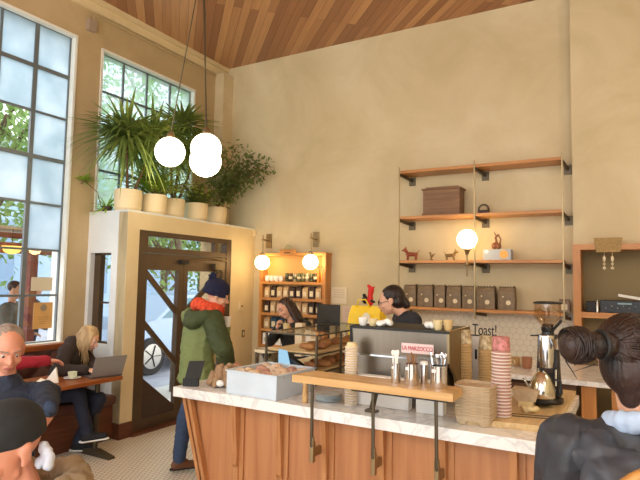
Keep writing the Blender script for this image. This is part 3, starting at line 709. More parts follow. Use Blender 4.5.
for k, x in enumerate((-1.953, -1.655, -1.377, -1.06, -.757, -.447)):
    b = fin(x)
    b.box((x+.017, PY-.012, 0), (x+.045, PY+.001, CZ-.056))
    b.build('fin', m_front_d, t)
b = MB()     # end fins follow the slanted left end
for dx in (0, .055):
    b = MB().prism([(CX0+.022+dx, PY-.035-dx*.3, CZ-.056), (CX0+.045+dx, PY-.035-dx*.3, CZ-.056), (CX0+.325+dx*.6, PY-.012, 0), (CX0+.30+dx*.6, PY-.012, 0)], (0, .034, 0))
    b.build('end_fin', m_front_d, t)

# raised oak ledge on iron rods
t = thing('raised_ledge', 'raised pale oak ledge carried on iron rods above the counter front', 'shelf', (-1.09, 2.46, CZ))
MB().prism([(-1.50, 2.375, 1.164), (-.675, 2.375, 1.164), (-.675, 2.55, 1.164), (-1.47, 2.55, 1.164)], (0, 0, .036)).build('board', m_ledge, t)
MB().box((-1.17, 2.385, 1.155), (-.70, 2.54, 1.164)).build('iron_plate', m_blackm, t)
for x in (-1.395, -1.062, -.757):
    MB().tube([(x, 2.40, 1.157), (x+.003, 2.40, .86), (x+.003, 2.42, .82)], .0085, 8).build('rod', m_iron, t)
    MB().box((x-.009, 2.397, .775), (x+.013, 2.425, .875), bev=.004).lathe([(.012, .865), (.012, .90)], (x+.003, 2.405, 0), 10).box((x-.006, 2.42, .80), (x+.010, 2.50, .84)).build('rod_clamp', m_brass, t)
p = at(304, 403, Z=CZ)
MB().lathe([(.016, CZ+.0005), (.013, 1.164)], (p.x+.0, 2.53, 0), 12).build('rear_post', m_ledge, t, 40)
MB().beam((-1.10, 2.53, 1.15), (-1.13, 2.54, CZ+.012), .02, .02).box((-1.16, 2.52, CZ+.0005), (-1.10, 2.56, CZ+.012)).build('rear_bracket', m_iron, t)

# butcher block section
t = thing('butcher_block', 'pale butcher block board set on the right end of the marble', 'board', (-.45, 3.1, CZ))
prism_xy(MB(), [(-.70, 2.56), (-.30, 2.62), (-.285, 3.58), (-.50, 3.58)], CZ+.0005, CZ+.028).build('block', m_block, t)
for k in range(2):
    tag(MB().tube([(-.60+.03*k, 2.70+.05*k, CZ+.031), (-.33, 2.76+.05*k, CZ+.031)], .0025, 6).build('steel_skewer', m_iron, loc=(-.45, 2.72+.05*k, CZ+.03)), ['thin dark rod lying on the butcher block, nearer the counter edge', 'thin dark rod lying on the butcher block, further from the edge'][k], 'rod')

# espresso machine
t = thing('espresso_machine', 'wide brushed steel espresso machine with a red lettered badge', 'coffee machine', (-1.07, 2.95, CZ))
mx0, mx1, my = -1.335, -.795, 2.715
b = MB().prism([(mx0, my, 1.425), (mx0, my+.012, 1.285), (mx0, my+.03, 1.283), (mx0, my+.03, 1.425)], (mx1-mx0, 0, 0)); b.build('back_panel', m_steel_dk, t)
MB().box((mx0, my-.002, 1.281), (mx1, my+.006, 1.288)).build('panel_lip', m_chrome, t)
MB().box((mx0-.008, my-.008, 1.422), (mx1+.008, my+.40, 1.434)).build('cup_tray', m_blackm, t)
MB().tube([(mx0-.004, my-.004, 1.47), (mx1+.004, my-.004, 1.47), (mx1+.004, my+.38, 1.47), (mx0-.004, my+.38, 1.47), (mx0-.004, my-.004, 1.47)], .004, 6).build('cup_rail', m_chrome, t) if False else None
for s, x in ((0, mx0), (1, mx1)):
    xx = x-.008 if s == 0 else x-.004
    MB().prism([(xx, my-.006, 1.436), (xx, my-.002, 1.275), (xx, my+.10, 1.20), (xx, my+.16, 1.10), (xx, my+.38, 1.10), (xx, my+.40, 1.436)], (.012, 0, 0)).build('side_panel', m_blackm if s == 0 else m_brass, t)
MB().box((mx0+.02, my+.05, 1.10), (mx1-.02, my+.35, 1.28)).build('boiler_case', m_steel_dk, t)
MB().box((mx0+.01, my+.03, 1.075), (mx1-.01, my+.40, 1.115), bev=.004).build('drip_tray', m_chrome, t)
for x in (mx0+.06, mx1-.05):
    for y in (my+.06, my+.36):
        MB().lathe([(.022, CZ+.0008), (.016, CZ+.02), (.02, 1.076)], (x, y, 0), 12).build('foot', m_chrome, t, 50)
for x in (mx0+.15, mx1-.15):
    MB().lathe([(.035, 1.17), (.04, 1.20), (.04, 1.28)], (x, my+.40, 0), 16).tube([(x, my+.42, 1.20), (x, my+.54, 1.185)], [.010, .014], 8).build('group_head', m_chrome, t, 40)
m_red = mat('red_enamel', (.75, .14, .18), .5)
z = 1.338
bx_ = at(417.5, 349, Y=my).x
pl = MB().box((bx_-.086, my-.004, z-.025), (bx_+.086, my+.002, z+.025)).build('badge', mat('white_badge', (.90, .80, .78), .4), t)
text('LA MARZOCCO', .031, m_red, 'badge_lettering', t, (bx_, my-.005, z), (PI/2, 0, 0), .0015, .74)

# cups and towels on top of it
def cup(name, x, y, z, r, h, m, lab, group=None, handle=True):
    c = thing(name, lab, 'cup', (x, y, z), group)
    MB().lathe([(r*.62, 0), (r*.85, h*.3), (r, h), (r*.9, h), (r*.75, h*.35), (r*.2, h*.15)], (x, y, z), 16).build('bowl', m, c, 50)
    if handle: MB().tube([(x+r*.9, y, z+h*.8), (x+r*1.4, y, z+h*.7), (x+r*1.35, y, z+h*.35), (x+r*.8, y, z+h*.3)], r*.12, 6).build('handle', m, c, True)
    return c
top = 1.4345
m_china = mat('white_china', (.92, .90, .86), .25); m_cream = mat('cream_china', (.86, .78, .58), .35)
cup('espresso_cup', -1.295, 2.78, top, .027, .045, m_china, 'white cup at the left corner of the espresso machine top')
cup('espresso_cup', -1.235, 2.78, top, .026, .04, m_cream, 'cream cup right beside the left corner cup on the espresso machine')
def towel(c, s, lab, m):
    b = MB(); rnd = random.Random(int(c[0]*1000))
    for k in range(9):
        b.ball((c[0]+rnd.uniform(-1, 1)*s*.75, c[1]+rnd.uniform(-.5, .5)*s, c[2]+s*.25+rnd.uniform(0, .25)*s), (s*.45, s*.35, s*.28), 2, Euler((rnd.random()*2, rnd.random(), rnd.random()*3)).to_matrix())
    o = thing('folded_towel', lab, 'towel', c); blob(b, 'cloth', m, o, .006, 1); return o
towel((-1.165, 2.79, top+.004), .050, 'crumpled white towel on the left half of the espresso machine', m_paper)
towel((-.915, 2.80, top+.004), .045, 'crumpled white towel on the right half of the espresso machine', m_paper)
cup('espresso_cup', -.865, 2.775, top, .026, .05, m_cream, 'cream cup left of two at the right end of the espresso machine', None, False)
cup('espresso_cup', -.812, 2.775, top, .024, .055, mat('tan_china', (.80, .68, .46), .4), 'tan cup at the extreme right end of the espresso machine top', None, False)
# cloth or paper slips on the base under the panel
for k, (u, v) in enumerate(((366, 374), (381, 377))):
    pass
c = thing('white_box_strip', 'low white box in front of the espresso machine drip tray', 'box', (-1.15, 2.68, CZ))
MB().box((-1.27, 2.655, CZ+.0008), (-.98, 2.71, 1.185), bev=.004).build('carton', m_paper, c)
b = MB()
for k in range(7): b.box((-1.26+.04*k, 2.6535, 1.16), (-1.235+.04*k, 2.655, 1.178))
b.build('grey_print', mat('slate_print', (.45, .48, .52), .6), c)
c = thing('white_box_strip', 'short white box behind the steel cutlery jars', 'box', (-.86, 2.67, CZ))
MB().box((-.94, 2.65, CZ+.0008), (-.80, 2.705, 1.19), bev=.004).build('carton', m_paper, c)

# cutlery jars on the ledge
LZ = 1.2005
def jar(u0, u1, vb, h, lab, what):
    y = 2.47; x0, x1 = at(u0, 375, Y=y).x, at(u1, 375, Y=y).x; x = (x0+x1)/2; r = (x1-x0)/2*.93
    c = thing('steel_jar', lab, 'jar', (x, y, LZ), 'steel jars on the raised ledge')
    MB().lathe([(r*.96, 0), (r, .006), (r, h-.004), (r*1.03, h), (r*.94, h), (r*.94, .012), (r*.3, .01)], (x, y, LZ), 28).build('canister', m_chrome, c, 40)
    MB().box((x-r*.55, y-r*1.02, LZ+h*.72), (x-r*.05, y-r*.95, LZ+h*.86)).build('paper_tag', m_paper, c)
    rnd = random.Random(int(u0))
    for k in range(7 if what != 'none' else 0):
        a = rnd.uniform(0, 2*PI); rr = rnd.uniform(.1, .55)*r; q = V((x+rr*math.cos(a), y+rr*math.sin(a), LZ+.02))
        e = q+V((rnd.uniform(-.35, .35)*r*1.2+rr*math.cos(a)*.5, rr*math.sin(a)*.4, h+rnd.uniform(.015, .035)))
        nm, m_, ll = {'white': ('white_spoon', m_paper, 'white spoon'), 'brown': ('wooden_stirrer', mat_st, 'brown wooden stirrer'), 'silver': ('silver_spoon', m_chrome, 'silver spoon')}[what]
        s = thing(nm, '%s standing in the %s' % (ll, lab.split(' full')[0].split(' of')[0]), 'spoon' if what != 'brown' else 'stirrer', q, '%ss in a steel jar' % ll)
        MB().beam(q, e, .0035, .006).build('stick', m_, s)
        if what != 'brown': MB().ball(e, (.009, .004, .014), 2).build('bowl', m_, s, True)
    return c
mat_st = mat('stirrer_wood', (.55, .38, .22), .6)
jar(391, 400.5, 0, .092, 'narrow steel jar of white spoons at the left', 'white')
jar(404.5, 419.5, 0, .098, 'middle steel jar of brown stirrers', 'brown')
jar(430, 447.5, 0, .100, 'wide right hand steel jar of silver spoons', 'silver')
y = 2.52; x = at(424, 375, Y=y).x
c = thing('steel_jar', 'slim steel canister with a white lid behind the two larger jars', 'jar', (x, y, LZ), 'steel jars on the raised ledge')
MB().lathe([(.017, 0), (.018, .004), (.018, .09)], (x, y, LZ), 20).build('canister', m_chrome, c, 40)
MB().lathe([(.019, .09), (.019, .102), (.014, .106)], (x, y, LZ), 20).build('lid', m_paper, c, 40)

# paper cup stacks
def stack(name, x, y, z, r, h, pitch, n, m, labf, group, topm=None, toph=.06, topn='clear cup'):
    proto = None
    for k in range(n):
        if proto is None:
            proto = thing(name, labf(n-1), 'cup', (x, y, z), group)
            MB().lathe([(r*.72, h), (r*.70, h-.003), (r*.96, .008), (r*1.03, .006), (r*1.05, .002), (r*1.0, 0), (r*.94, .003), (r*.68, h-.006)], (x, y, z), 24).build('paper_cup', m[0], proto, 40)
            MB().lathe([(r*1.055, .0), (r*1.06, .003), (r*1.055, .006), (r*.93, .006), (r*.93, 0)], (x, y, z), 24).build('rim', m[1], proto, True)
        else:
            dup(proto, (x, y, z+k*pitch), labf(n-1-k))
def stack_up(x, y, z, r, h, pitch, n, m, lab, group):
    for k in range(n): pass
p = at(504.5, 421, Z=CZ)
m_dusty = mat('dusty_pink_sleeve', (.74, .56, .50), .6); m_cupw = mat('pale_cup_paper', (.88, .82, .78), .6)
m_pinksp = mat('pink_speckled_cup', (.86, .55, .56), .6, c2=(.55, .36, .24), noise_scale=60)
pz = .0152
stack('pink_paper_cup', -.535, 2.70, CZ+.0006, .043, .030, pz, 22, (m_dusty, m_cupw), lambda k: 'dusty pink paper cup, %s from the top of the banded stack' % ORD[k+1] if k+1 < 24 else '', 'dusty pink cups in the tall stack')
zt_ = CZ+22*pz+.002
c = thing('pink_speckled_cup', 'pink and brown speckled paper cup crowning the banded stack', 'cup', (-.535, 2.70, zt_), 'dusty pink cups in the tall stack')
MB().lathe([(.043, 0), (.042, .004), (.038, .062), (.036, .062), (.03, .058)], (-.535, 2.70, zt_), 24).build('paper_cup', m_pinksp, c, 40)
m_kr2 = mat('kraft_rim', (.74, .62, .42), .7); m_topsp = mat('white_brown_print_cup', (.86, .80, .64), .6, c2=(.50, .36, .18), noise_scale=45)
for (u, yy, n, lab, grp, topl) in ((464.5, 2.96, 22, 'left kraft stack', 'kraft cups in the left stack', 'printed white and brown cup topping the left kraft stack'), (486, 3.02, 20, 'right kraft stack', 'kraft cups in the right stack', 'clear sided printed cup topping the right kraft stack')):
    x = at(u, 380, Y=yy).x
    stack('kraft_paper_cup', x, yy, CZ+.0006, .038, .030, .0148, n, (m_kraft, m_kr2), lambda k: 'kraft paper cup, %s from the top of the %s' % (ORD[k+1] if k+1 < 24 else 'last', lab), grp)
    zt_ = CZ+n*.0148+.002
    c = thing('printed_paper_cup', topl, 'cup', (x, yy, zt_), grp)
    MB().lathe([(.039, 0), (.038, .004), (.033, .07), (.031, .07), (.02, .066)], (x, yy, zt_), 24).build('paper_cup', m_topsp, c, 40)
x = at(351, 402, Y=2.63).x+.045
stack('cream_paper_cup', x-.045, 2.63, CZ+.0006, .034, .030, .0128, 24, (m_cream, m_cupw), lambda k: 'cream paper cup, %s from the top of the stack by the machine' % ORD[k], 'cream cups left of the espresso machine')

# moulded pulp carriers
px_, py_ = -.635, 2.625
proto = None
for k in range(12):
    z = CZ+.034+k*.0125
    if proto is None:
        proto = thing('pulp_cup_carrier', 'moulded pulp cup carrier at the bottom of its stack', 'cup carrier', (px_, py_, z), 'pulp carriers stacked by the pink cups', .0)
        b = MB(); R = .088
        def ring(r_, z_, rc):
            pts = []
            for a in range(24):
                an = 2*PI*a/24; cx, sy_ = math.cos(an), math.sin(an); sc = (abs(cx)**5+abs(sy_)**5)**(-1/5)
                pts.append(b.bm.verts.new((px_+r_*cx*sc, py_+r_*sy_*sc, z+z_)))
            return pts
        rs = [ring(R*.95, -.012, 0), ring(R*.985, .0, 0), ring(R*1.03, .004, 0), ring(R*1.03, .008, 0), ring(R*.93, .009, 0), ring(R*.9, -.004, 0), ring(R*.25, -.004, 0)]
        for i in range(len(rs)-1):
            for a in range(24): b.bm.faces.new((rs[i][a], rs[i][(a+1) % 24], rs[i+1][(a+1) % 24], rs[i+1][a]))
        b.bm.faces.new(rs[0][::-1]); b.bm.faces.new(rs[-1])
        b.build('tray', m_pulp, proto)
        b = MB()
        for sx_ in (-1, 1):
            for sy_ in (-1, 1): b.lathe([(.026, -.032), (.034, -.01)], (px_+sx_*.05, py_+sy_*.05, z), 14)
        b.build('cup_wells', m_pulp, proto)
    else:
        c = dup(proto, (px_, py_, z), 'moulded pulp cup carrier, %s from the bottom of its stack' % ORD[k])
# small bowl-like tray and wrapped thing right of pink cups
c = thing('paper_food_tray', 'small tan paper tray right of the banded pink cup stack', 'tray', (-.47, 2.98, CZ+.028))
MB().prism([(-.53, 2.93, CZ+.12), (-.40, 2.93, CZ+.12), (-.42, 2.94, CZ+.06), (-.515, 2.94, CZ+.06)], (0, .09, 0)).build('tray_body', m_pulp, c)
MB().box((-.50, 2.94, CZ+.0285), (-.43, 3.0, CZ+.062)).build('paper_pad', m_cream, c)
towel((-.435, 2.84, CZ+.03), .045, 'small crumpled cream napkin right of the pink cup stack', m_cream)

# lettered sign behind the kraft cups
sy = 3.12; p = at(485, 330, Y=sy)
t = thing('lettered_sign', 'white card sign with black lettering rising behind the kraft cups', 'sign', (p.x, sy, CZ+.0008))
MB().box((p.x-.075, sy, CZ+.0008), (p.x+.065, sy+.012, 1.386)).build('card', m_paper, t)
MB().box((p.x-.08, sy-.004, 1.384), (p.x+.07, sy+.014, 1.391)).build('top_bar', m_black, t)
MB().box((p.x-.056, sy-.002, 1.255), (p.x-.044, sy, 1.31)).build('black_mark', m_black, t)
text('Toast!', .088, m_black, 'lettering', t, (p.x-.003, sy+.005, 1.417), (PI/2, 0, 0), .004, .60)

# grinder
gx, gy = -.388, 3.20; g0 = CZ+.028
t = thing('coffee_grinder', 'tall chrome and black coffee grinder with a clear bean hopper', 'coffee grinder', (gx, gy, g0))
MB().lathe([(.095, 0), (.10, .006), (.098, .022), (.06, .03)], (gx-.02, gy-.04, g0+.0008), 28).build('base', m_black, t, 40)
b = MB()
b.prism([(gx-.058, gy-.055, g0+.02), (gx+.058, gy-.055, g0+.02), (gx+.045, gy-.045, 1.405), (gx-.045, gy-.045, 1.405)], (0, .13, 0)); b.build('body', m_blackm, t)
MB().lathe([(.036, 1.24), (.042, 1.28), (.044, 1.40), (.04, 1.41)], (gx-.004, gy-.045, 0), 24).build('chrome_barrel', m_chrome, t, 40)
MB().lathe([(.014, 1.20), (.032, 1.255)], (gx-.004, gy-.055, 0), 16).build('spout', m_chrome, t, 40)
MB().box((gx-.025, gy-.075, 1.215), (gx+.03, gy-.05, 1.235)).build('maker_plate', m_bagd, t)
for dx in (-.04, .042): MB().tube([(gx+dx, gy-.065, 1.15), (gx+dx*1.05, gy-.068, 1.235)], .006).build('side_rod', m_chrome, t)
MB().lathe([(.034, 1.405), (.03, 1.425), (.034, 1.43), (.034, 1.45)], (gx, gy, 0), 20).build('collar', m_black, t, 40)
MB().lathe([(.035, 1.445), (.036, 1.46), (.068, 1.50), (.070, 1.575), (.066, 1.575), (.064, 1.505), (.03, 1.462)], (gx, gy, 0), 28).build('hopper', m_hop, t, 40)
MB().lathe([(.026, 1.452), (.032, 1.462), (.02, 1.466)], (gx, gy, 0), 20).build('beans', m_bagd, t, True)
MB().lathe([(.073, 1.575), (.074, 1.582), (.05, 1.588)], (gx, gy, 0), 28).build('hopper_lid', m_blackm, t, 40)
MB().tube([(gx+.03, gy-.02, 1.44), (gx+.072, gy-.03, 1.49)], .008).build('hopper_strut', m_black, t)
MB().tube([(gx-.03, gy-.05, 1.408), (gx-.078, gy-.08, 1.405)], .004).build('adjust_lever', m_black, t)
MB().lathe([(.028, 0), (.028, .03)], (0, 0, 0), 20).build('side_knob', m_black, t, local=True).rotation_euler = (0, PI/2, 0)
t.children[-1].location = V((gx+.055, gy-.03, 1.20))-V(t.location)
# kettle
kx, ky = -.40, 3.03
t = thing('gold_kettle', 'shiny gold steel domed kettle standing before the grinder', 'kettle', (kx, ky, g0))
MB().lathe([(.068, 0), (.069, .012), (.063, .02)], (kx, ky, g0+.024), 28).build('heating_base', m_black, t, 40)
m_gold = mat('champagne_steel', (.84, .83, .78), .2, 1)
MB().lathe([(.060, .02), (.066, .03), (.064, .065), (.053, .10), (.036, .132), (.020, .150), (.008, .155)], (kx, ky, g0+.024), 36).build('dome', m_gold, t, 50)
MB().lathe([(.006, .155), (.009, .16), (.009, .168), (.003, .172)], (kx, ky, g0+.024), 12).build('lid_knob', m_black, t, True)
MB().tube([(kx+.045, ky+.02, g0+.14), (kx+.085, ky+.03, g0+.13), (kx+.09, ky+.03, g0+.07), (kx+.058, ky+.02, g0+.05)], .007).build('handle', m_black, t, True)
MB().tube([(kx-.05, ky-.01, g0+.07), (kx-.075, ky-.015, g0+.12), (kx-.09, ky-.018, g0+.135)], [.008, .005, .004]).build('spout', m_gold, t, True)

# steel bin of pastries
R3 = math.radians(3)
t = thing('steel_bin', 'square pale steel bin full of sugared pastries on the marble counter', 'bin', (-1.83, 2.67, CZ))
hx, hy = .178, .19; cx, cy = -1.828, 2.672; z0, z1 = CZ+.0008, 1.158
m_bin = mat('pale_steel', (.82, .87, .91), .42, .25, noise_amt=.05)
for (a, b_) in (((cx-hx, cy-hy, z0), (cx+hx, cy-hy+.004, z1)), ((cx-hx, cy+hy-.004, z0), (cx+hx, cy+hy, z1)), ((cx-hx, cy-hy, z0), (cx-hx+.004, cy+hy, z1)), ((cx+hx-.004, cy-hy, z0), (cx+hx, cy+hy, z1))):
    MB().box(a, b_).build('side_wall', m_bin, t)
MB().box((cx-hx, cy-hy, z0), (cx+hx, cy+hy, z0+.004)).build('bottom', m_bin, t)
MB().box((cx-hx-.006, cy-hy-.006, z1-.004), (cx+hx+.006, cy-hy+.010, z1+.004)).box((cx-hx-.006, cy+hy-.010, z1-.004), (cx+hx+.006, cy+hy+.006, z1+.004)).box((cx-hx-.006, cy-hy, z1-.004), (cx-hx+.010, cy+hy, z1+.004)).box((cx+hx-.010, cy-hy, z1-.004), (cx+hx+.006, cy+hy, z1+.004)).build('rim', m_bin, t)
t.rotation_euler.z = -R3
MB().box((cx-hx+.01, cy-hy+.01, CZ+.006), (cx+hx-.01, cy+hy-.01, z1-.045)).build('paper_liner', m_paper, t)
m_bun = [mat('sugared_dough', (.92, .87, .80), .7, c2=(.74, .60, .46), noise_scale=18), mat('browned_dough', (.74, .56, .40), .6, c2=(.90, .82, .70), noise_scale=14), mat('pink_dough', (.82, .66, .58), .6, c2=(.66, .46, .38), noise_scale=20)]
rnd = random.Random(3); n = 0
for i in range(4):
    for j in range(4):
        x = cx-hx+.055+i*.085+rnd.uniform(-.01, .01); y = cy-hy+.055+j*.09+rnd.uniform(-.01, .01)
        ly = z1-.042+.004
        r = rnd.uniform(.033, .041)
        lab = ['sugared', 'browned', 'pinkish'][n % 3]+' bun in the steel bin, %s row from the left, %s from the front' % (ORD[i], ORD[j])
        c = thing('pastry_bun', lab, 'pastry', (x, y, ly), 'buns in the steel bin')
        b = MB()
        for q in range(5):
            a = rnd.uniform(0, 6.28); b.ball((x+math.cos(a)*r*.42, y+math.sin(a)*r*.42, ly+r*.55+rnd.uniform(0, .008)), (r*.68, r*.62, r*.55), 2)
        blob(b, 'dough', m_bun[n % 3], c, .005, 2); n += 1

# tablet on its stand, at the counter's left end
tx_, ty_ = -2.305, 2.53
t = thing('payment_tablet', 'black payment tablet leaning on its stand at the left counter corner', 'tablet', (tx_, ty_, CZ))
q0, q1 = V((-2.36, 2.515, CZ+.012)), V((-2.275, 2.552, CZ+.012)); ax = (q1-q0).normalized(); nn = V((-ax.y, ax.x, 0)); tp = V((0, 0, .105))+ax*.026+nn*.02
MB().prism([q0, q1, q1+tp, q0+tp], nn*.010).build('screen_case', m_black, t)
MB().prism([q0+V((0, 0, -.0112)), q1+V((0, 0, -.0112)), q1+V((0, 0, .035)), q0+V((0, 0, .035))], nn*-.03+nn*.0).build('foot_block', m_blackm, t)
MB().box((-.014, -.001, -.006), (.014, .001, .006)).build('grey_sticker', mat('grey_sticker', (.6, .6, .6), .5), t, local=True)
o = t.children[-1]; o.rotation_euler.z = math.atan2(ax.y, ax.x); o.location = (q0+ax*.072-nn*.0312+V((0, 0, .02)))-V(t.location)
# bag of rolls wrapped in paper
p = V((-2.155, 2.63, CZ)); t = thing('crumpled_bread_bag', 'crumpled tan cloth bag beside the black tablet on the counter', 'bag', p)
b = MB(); rnd = random.Random(11)
for k in range(38):
    a = rnd.uniform(0, 2*PI); rr = rnd.uniform(.02, .095); hh = rnd.uniform(.03, .12)*(1.1-rr*5)
    b.hull(p+V((rr*math.cos(a)*1.15, rr*math.sin(a)*.8, .018)), .017, p+V((rr*math.cos(a)*.85, rr*math.sin(a)*.6, .02+abs(hh))), rnd.uniform(.012, .022))
blob(b, 'cloth', mat('tan_cloth', (.68, .56, .42), .85, c2=(.55, .42, .30), noise_scale=20, bump=.5, bump_scale=60), t, .005, 1)
MB().ball(p+V((.03, -.062, .03)), (.03, .02, .02), 2).build('white_tissue', m_paper, t, True)

# glass canister
p = V((-2.20, 3.16, CZ)); t = thing('glass_canister', 'wide glass canister with pale rim behind the pastry bin', 'jar', p)
MB().lathe([(.085, .001), (.088, .006), (.088, .155), (.084, .155), (.084, .010), (.01, .008)], p, 32).build('glass_wall', m_jar, t, 40)
MB().lathe([(.091, .15), (.092, .168), (.088, .17), (.083, .165), (.083, .15)], p, 32).build('lid_rim', m_label, t, 40)
MB().box(p+V((-.05, -.03, .011)), p+V((.0, .04, .12))).box(p+V((.012, -.03, .011)), p+V((.065, .04, .10))).build('wrapped_biscuits', m_label, t)
# stacked plates under the ledge
p = at(338, 403, Z=CZ); p.y = 2.64; p.x = -1.43
for k in range(5):
    c = thing('china_plate', 'pale blue grey plate, %s up in the pile beneath the ledge' % ORD[k], 'plate', (p.x, p.y, CZ+.001+k*.007), 'plates piled beneath the ledge')
    MB().lathe([(.035, 0), (.045, .002), (.072, .010), (.070, .012), (.04, .005), (.005, .004)], (p.x, p.y, CZ+.001+k*.007), 28).build('plate', mat('blue_grey_china%d' % k, (.78, .82, .82), .3), c, True)

# pastry display rack on the left wing
t = thing('pastry_rack', 'two tier wire framed pastry display on the counter wing', 'display rack', (-1.86, 3.45, CZ))
rx0, rx1, ry0, ry1 = -2.08, -1.70, 2.97, 3.95
for (x, y) in ((rx1, ry0), (rx1, 3.30), (rx1, ry1), (rx0, ry0), (rx0, ry1)):
    MB().box((x-.006, y-.006, CZ+.0008), (x+.006, y+.006, 1.335)).build('post', m_iron, t)
for z in (1.335, 1.215, 1.10):
    MB().box((rx0, ry0-.005, z-.005), (rx1, ry0+.005, z+.005)).box((rx0, ry1-.005, z-.005), (rx1, ry1+.005, z+.005)).box((rx0-.005, ry0, z-.005), (rx0+.005, ry1, z+.005)).box((rx1-.005, ry0, z-.005), (rx1+.005, ry1, z+.005)).build('rail', m_iron, t)
for z in (1.10, 1.215):
    MB().box((rx0+.01, ry0+.01, z+.001), (rx1-.01, ry1-.01, z+.012)).build('tray', m_block, t)
MB().box((rx0, ry0, 1.336), (rx1, ry1, 1.341)).build('glass_top', m_jar, t)
m_loaf = [mat('brown_crust', (.50, .28, .14), .6, c2=(.68, .46, .26), noise_scale=14), mat('golden_crust', (.72, .50, .26), .6, c2=(.52, .32, .16), noise_scale=12)]
rnd = random.Random(5)
for lv, z in enumerate((1.112, 1.227)):
    for k in range(8):
        y = ry0+.075+k*.118; x = rx1-.085-(.0 if lv == 0 else .03)
        lab = '%s pastry, %s along the %s tier of the display rack' % (['dark crusted', 'golden'][(k+lv) % 2], ORD[k], ['lower', 'upper'][lv])
        c = thing('baked_loaf', lab, 'pastry', (x, y, z), 'pastries on the %s display tier' % ['lower', 'upper'][lv])
        b = MB(); s = rnd.uniform(.85, 1.1)
        if k % 3 == 0:
            for q in range(5): a = -.9+.45*q; b.ball((x+.045*math.sin(a)*s, y-.01+.02*math.cos(a), z+.026*s), (.018*s, .026*s*(1-abs(a)*.35), .024*s*(1-abs(a)*.3)), 2)
        elif k % 3 == 1:
            b.hull((x-.045*s, y, z+.024*s), (.03*s, .032*s, .024*s), (x+.045*s, y+.01, z+.024*s), (.03*s, .032*s, .024*s))
        else:
            b.ball((x, y, z+.028*s), (.05*s, .045*s, .028*s), 3).ball((x+.01, y, z+.044*s), (.03*s, .028*s, .018*s), 2)
        blob(b, 'crust', m_loaf[(k+lv) % 2], c, .006, 1)
# till terminal in front of the rack
t = thing('card_terminal', 'dark till terminal with a pale blue lit screen by the pastry rack', 'payment terminal', (-1.92, 2.90, CZ))
MB().prism([(-1.945, 2.885, CZ+.0008), (-1.72, 2.885, CZ+.0008), (-1.715, 2.90, CZ+.10), (-1.80, 2.91, CZ+.145), (-1.93, 2.91, CZ+.20), (-1.955, 2.90, CZ+.12)], (0, .03, 0)).build('case', m_black, t)
MB().prism([(-1.915, 2.868, CZ+.125), (-1.825, 2.868, CZ+.105), (-1.865, 2.882, CZ+.21), (-1.925, 2.882, CZ+.215)], (0, .008, 0)).build('lit_screen', emis('pale_blue_screen', (.62, .78, .88), .8), t)
# till monitor and cartons further along the wing
my_ = 4.28; p, q = at(317, 304, Y=my_), at(339, 333, Y=my_)
t = thing('till_monitor', 'dark square till monitor seen from behind above the pastry rack', 'monitor', ((p.x+q.x)/2, my_, CZ))
MB().box((p.x, my_, q.z), (q.x, my_+.022, p.z), bev=.004).build('screen_case', m_screen, t)
MB().tube([((p.x+q.x)/2, my_+.03, CZ+.012), ((p.x+q.x)/2, my_+.03, q.z+.05)], .014).build('stem', m_blackm, t)
MB().box(((p.x+q.x)/2-.07, my_-.04, CZ+.0008), ((p.x+q.x)/2+.07, my_+.10, CZ+.012)).build('foot', m_blackm, t)
m_card = mat('cream_carton', (.84, .76, .62), .7); m_card2 = mat('white_carton', (.88, .84, .76), .7)
for k, (u, v0, v1, wd, yy, mm, lab) in enumerate(((300, 323, 342, .07, 4.02, m_card, 'upright cream carton left of the till monitor'), (308, 330, 342, .08, 3.98+.1, m_card2, 'low white carton against the upright cream carton'), (315, 332, 343, .06, 4.0, m_card, 'small cream carton left below the till monitor'), (335, 326, 340, .075, 4.10, m_kraft, 'brown carton in front of the till monitor'), (344, 330, 344, .05, 4.15, m_card2, 'small pale carton right of the till monitor'))):
    p = at(u, v1, Y=yy); zt_ = at(u, v0, Y=yy).z
    c = thing('paper_carton', lab, 'box', (p.x, yy, CZ))
    MB().box((p.x-wd/2, yy-.03, CZ+.0008), (p.x+wd/2, yy+.03, zt_), bev=.002).build('carton', mm, c)
    MB().box((p.x-wd*.3, yy-.0315, zt_-.05), (p.x+wd*.3, yy-.03, zt_-.03)).build('print', m_bagt, c)

# yellow shopping bag and the red bird toy
p, q = at(352, 328, Y=5.25), at(383, 328, Y=5.25); zt_ = at(367, 306, Y=5.25).z
t = thing('yellow_tote_bag', 'big bright yellow shopping bag with a white oval on the back counter', 'bag', ((p.x+q.x)/2, 5.25, .9))
m_yel = mat('yellow_plastic', (.98, .82, .14), .45, noise_amt=.08)
b = MB(); cx = (p.x+q.x)/2; hw = (q.x-p.x)/2
rows = []
for e, f, d in ((0, .95, .12), (.1, 1.02, .13), (.55, 1.05, .11), (.85, .98, .08), (1.0, .90, .04)):
    zz = .9015+(zt_-.90)*e
    rows.append([b.bm.verts.new((cx+sx_*hw*f+dx, 5.25+sy_*d, zz)) for sx_, sy_, dx in ((-1, -1, 0), (-.3, -1.1, .0), (.2, -.85, 0), (1, -1, 0), (1.02, 0, 0), (1, 1, 0), (0, 1.05, 0), (-1, 1, 0), (-.97, 0, 0))])
for i in range(len(rows)-1):
    for k in range(9): b.bm.faces.new((rows[i][k], rows[i][(k+1) % 9], rows[i+1][(k+1) % 9], rows[i+1][k]))
b.bm.faces.new(rows[0][::-1]); b.bm.faces.new(rows[-1]); b.build('bag_body', m_yel, t)
MB().lathe([(.06, 0), (.06, .004)], (0, 0, 0), 24).build('white_oval', mat('white_print', (.93, .90, .80), .5), t, local=True)
o = t.children[-1]; o.rotation_euler = (PI/2, 0, 0); o.scale = (.85, 1.5, 1); o.location = V((cx+.05, 5.115, zt_-.15))-V(t.location)
